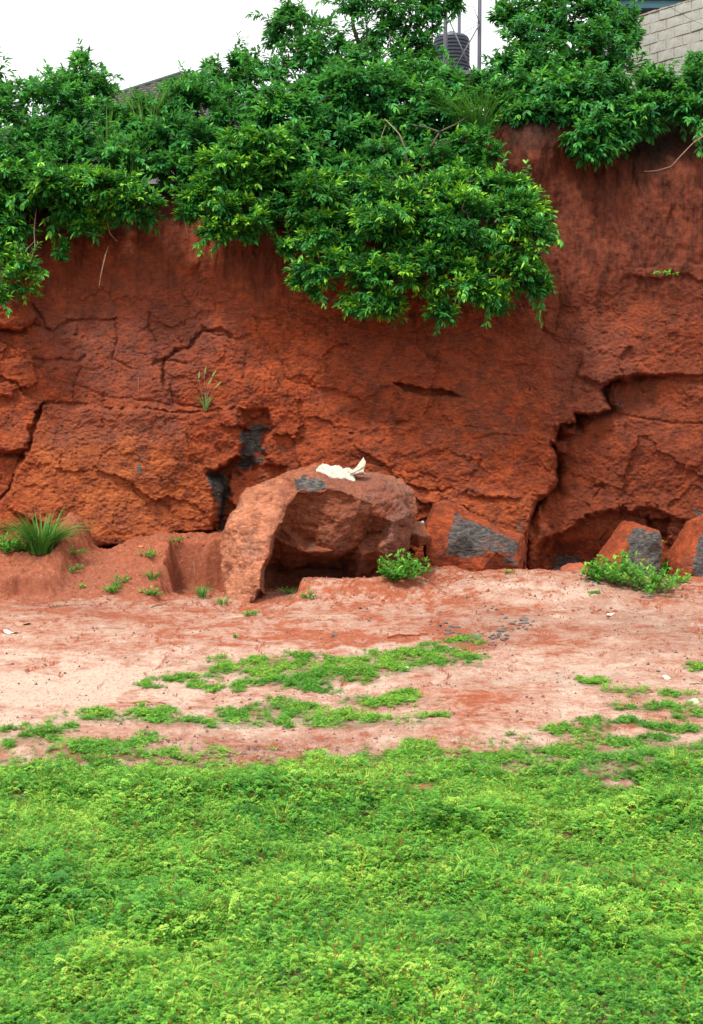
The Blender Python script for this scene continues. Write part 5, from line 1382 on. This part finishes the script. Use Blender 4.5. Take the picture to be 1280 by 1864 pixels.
# ---------------------------------------------------------------- ground cover (geometry nodes, one object per stand)
def sprig_mesh(seed, nf=8, R=.085, H=.075, dry=0, pairs=7, stems=0):
    r = np.random.default_rng(seed); B, D, N, L, W, T, Dr = [], [], [], [], [], [], []
    for i in range(nf):
        a = 2 * math.pi * (i + r.uniform(-.35, .35)) / nf
        d = np.array([math.cos(a), math.sin(a), 0]); fl = R * r.uniform(.6, 1.15); hh = H * r.uniform(.3, 1.1)
        s = np.array([-d[1], d[0], 0]); tn = r.uniform(.2, .8)
        st = d * R * .18 * r.uniform(0, 1)
        for k in range(pairs + 1):
            t = (k + .6) / (pairs + 1)
            p = st + d * fl * t + np.array([0, 0, hh * (math.sin(t * 2.2) * 1.05) + .01])
            if k == pairs:
                B.append(p); D.append(d + np.array([0, 0, -.3])); N.append((0, 0, 1.)); L.append(.02); W.append(.009); T.append(tn)
            else:
                for sg in (-1, 1):
                    B.append(p); D.append(s * sg + d * .45 + np.array([0, 0, .22])); N.append(unit(np.array([0, 0, 1.]) + d * .3)); L.append(.026 * math.sin(.5 + 2.2 * t) * r.uniform(.85, 1.1)); W.append(.0095); T.append(tn + r.uniform(-.1, .1))
    n0_ = len(B); B, D, N = np.array(B), np.array(D), np.array(N); L, W, T = np.array(L), np.array(W), np.array(T)
    # quick diamond leaflets, two triangles each
    D = unit(D); S = unit(np.cross(D, N)); L_, W_ = L[:, None], W[:, None]
    V = np.stack([B, B + D * L_ * .5 + S * W_ * .55 + N * .001, B + D * L_, B + D * L_ * .5 - S * W_ * .55 + N * .001], 1).reshape(-1, 3)
    Fq = np.arange(len(V)).reshape(-1, 4); T = np.repeat(T, 4); Dr = np.zeros(len(V))
    for j in range(stems):
        a = r.uniform(0, 6.28); d = np.array([math.cos(a), math.sin(a), 0]) * r.uniform(.1, .5)
        b = d * .05; tp = b + d * .1 + np.array([0, 0, H * r.uniform(1.1, 1.9)]); w = np.array([.0022, .0015, 0]); o = len(V)
        V = np.vstack([V, [b - w, b + w, tp + w, tp - w], [tp - w * 3, tp + w * 3 + [0, 0, .002], tp + w * 3 + [0, 0, .018], tp - w * 3 + [0, 0, .018]]])
        Fq = np.vstack([Fq, [[o, o + 1, o + 2, o + 3], [o + 4, o + 5, o + 6, o + 7]]]); T = np.concatenate([T, np.full(8, .5)]); Dr = np.concatenate([Dr, np.ones(8)])
    return mesh_np('sprig', V, Fq, True, {'tint': ('POINT', np.clip(T, 0, 1)), 'dry': ('POINT', Dr)}, M_cover)
def blades_mesh(seed, n, H):
    r = np.random.default_rng(seed); V, Fq, T = [], [], []
    for i in range(n):
        a = r.uniform(0, 6.28); d = np.array([math.cos(a), math.sin(a), 0]); s_ = np.array([-d[1], d[0], 0]) * .004
        L_ = H * r.uniform(.5, 1.1); b = d * r.uniform(0, .03); o = len(V) * 1
        for t, w in ((0, 1), (.5, .9), (1, .1)):
            c = b + d * L_ * .6 * t ** 1.8 + np.array([0, 0, L_ * (t - .25 * t * t)])
            V += [c - s_ * w, c + s_ * w]
        Fq += [(o, o + 1, o + 3, o + 2), (o + 2, o + 3, o + 5, o + 4)]; T += [r.uniform(.3, 1)] * 6
    return mesh_np('blades', np.array(V), np.array(Fq), True, {'tint': ('POINT', np.array(T)), 'dry': ('POINT', np.zeros(len(V)))}, M_cover)
def drystem_mesh(seed):
    r = np.random.default_rng(seed); V, Fq = [], []
    for i in range(3):
        p = np.zeros(3); d = unit(np.array([r.normal() * .7, r.normal() * .7, .8]))
        for k in range(4):
            q_ = p + d * .055; w = np.array([.0028, .001, 0]) * (1 - k * .18); o = len(V)
            V += [p - w, p + w, q_ + w, q_ - w]; Fq.append((o, o + 1, o + 2, o + 3)); p = q_; d = unit(d + r.normal(size=3) * .25)
    return mesh_np('dry_stems', np.array(V), np.array(Fq), True, {'tint': ('POINT', np.full(len(V), .5)), 'dry': ('POINT', np.ones(len(V)))}, M_cover)
sprigs = [bpy.data.objects.new('sprig', sprig_mesh(900 + i, (8, 9, 7, 8, 10)[i], (.085, .10, .075, .09, .08)[i], (.07, .05, .10, .08, .06)[i], stems=(0, 1, 0, 1, 0)[i])) for i in range(5)]

sprigs.append(bpy.data.objects.new('sprig', blades_mesh(950, 9, .17)))
sprigs.append(bpy.data.objects.new('sprig', sprig_mesh(951, 7, .15, .12, pairs=10)))
sprigs.append(bpy.data.objects.new('sprig', drystem_mesh(952)))
ng = bpy.data.node_groups.new('scatter_sprigs', 'GeometryNodeTree')
ng.interface.new_socket('Geometry', in_out='INPUT', socket_type='NodeSocketGeometry')
ng.interface.new_socket('Geometry', in_out='OUTPUT', socket_type='NodeSocketGeometry')
gi, go = ng.nodes.new('NodeGroupInput'), ng.nodes.new('NodeGroupOutput')
jn = ng.nodes.new('GeometryNodeJoinGeometry')
for s in sprigs[::-1]:
    oi = ng.nodes.new('GeometryNodeObjectInfo'); oi.inputs['Object'].default_value = s; oi.inputs['As Instance'].default_value = True
    ng.links.new(oi.outputs['Geometry'], jn.inputs[0])
ip = ng.nodes.new('GeometryNodeInstanceOnPoints')
def nattr(name, typ):
    n = ng.nodes.new('GeometryNodeInputNamedAttribute'); n.data_type = typ; n.inputs['Name'].default_value = name; return n.outputs['Attribute']
ng.links.new(gi.outputs[0], ip.inputs['Points']); ng.links.new(jn.outputs[0], ip.inputs['Instance'])
ip.inputs['Pick Instance'].default_value = True
ng.links.new(nattr('pick', 'INT'), ip.inputs['Instance Index'])
e2r = ng.nodes.new('FunctionNodeEulerToRotation')
ng.links.new(nattr('rot', 'FLOAT_VECTOR'), e2r.inputs[0]); ng.links.new(e2r.outputs[0], ip.inputs['Rotation'])
ng.links.new(nattr('size', 'FLOAT'), ip.inputs['Scale'])
ng.links.new(ip.outputs[0], go.inputs[0])

def scatter(name, X, Y, size, label, seed, pick=None):
    r = np.random.default_rng(seed); n = len(X)
    Z = height(X, Y)
    me = bpy.data.meshes.new(name); me.vertices.add(n)
    me.vertices.foreach_set('co', np.stack([X, Y, Z], 1).astype(np.float32).ravel())
    a = me.attributes.new('rot', 'FLOAT_VECTOR', 'POINT'); a.data.foreach_set('vector', np.stack([r.normal(size=n) * .22, r.normal(size=n) * .22, r.uniform(0, 6.28, n)], 1).astype(np.float32).ravel())
    a = me.attributes.new('size', 'FLOAT', 'POINT'); a.data.foreach_set('value', size.astype(np.float32))
    a = me.attributes.new('pick', 'INT', 'POINT'); a.data.foreach_set('value', (r.integers(0, 5, n) if pick is None else pick).astype(np.int32))
    me.materials.append(M_cover)
    o = link(name, me, None, label, 'ground cover', kind='stuff')
    m = o.modifiers.new('scatter', 'NODES'); m.node_group = ng
    return o
r = np.random.default_rng(44)
# the field: even density per square metre, thinned towards the bare sand
n = 120000
Yf = r.uniform(3.6, 13.2, n); half = .30 * Yf + 1.2
Xf = r.uniform(-1, 1, n) * (.30 * 13.2 + 1.2)
k = np.abs(Xf) < half; Xf, Yf = Xf[k], Yf[k]
px, py = proj(np.stack([Xf, Yf, height(Xf, Yf) + .02], 1))
gf, gp = green_mask(px, py)
clump = fbm2(Xf * 1.1, Yf * .9, 700, 3)
clump2 = fbm2(Xf * 2.4, Yf * 2.0, 720, 3)
k = r.uniform(size=len(Xf)) < gf * (.55 + .45 * ss(-.5, .2, clump2 + .3 * (12 - Yf) * .3)) * (.68 + .4 * clump.clip(-.4, .8) + .1)
Xf, Yf, clump = Xf[k], Yf[k], clump[k]
print('field sprigs', len(Xf))
px, py = proj(np.stack([Xf, Yf, height(Xf, Yf) + .02], 1)); lush = 0
for (a, b, c_, d_) in [(60, 1650, 120, 60), (430, 1440, 90, 22), (850, 1500, 90, 26), (300, 1690, 70, 34), (680, 1590, 40, 20), (1100, 1700, 90, 40), (250, 1440, 120, 22), (1240, 1740, 60, 40), (520, 1620, 60, 20), (180, 1760, 90, 30), (1200, 1480, 70, 20)]:
    lush = np.maximum(lush, np.exp(-((px - a) / c_) ** 2 - ((py - b) / d_) ** 2))
pick = r.integers(0, 5, len(Xf)); uu = r.uniform(size=len(Xf)); gfe = green_mask(px, py)[0]
pick = np.where(uu < .05, 5, pick); pick = np.where((uu > .05) & (uu < .06 + .22 * lush), 6, pick); pick = np.where(uu > .975, 7, pick)
scatter('ground_cover', Xf, Yf, (.45 + .55 * gfe) * (.40 * lush + .66 + .50 * clump.clip(-.4, .9) + r.uniform(-.22, .25, len(Xf))), 'thick green carpet of small fern leaved plants filling the foreground', 1, pick)
# the mats
n = 120000
px = r.uniform(-60, 1340, n); py = r.uniform(1160, 1425, n)
Y = F * CAMH / (py - 795); X = (px - CX) / F * Y
py0 = py
w = (Y / 14.0) ** 3                        # uniform per ground area
gf, gp = green_mask(px, py)
k = r.uniform(size=n) < (gp ** 1.1 * (1 - gf) * w * .62 * (.12 + 1.2 * ss(-.25, .45, fbm2(X * 2.6, Y * 1.6, 710, 3)))).clip(0, 1)
X, Y, gp = X[k], Y[k], gp[k]
print('mat sprigs', len(X))
scatter('ground_cover', X, Y, (.24 + .30 * gp) * r.uniform(.5, 1.3, len(X)), 'thin scattered green mats of small plants on the bare sand', 2)
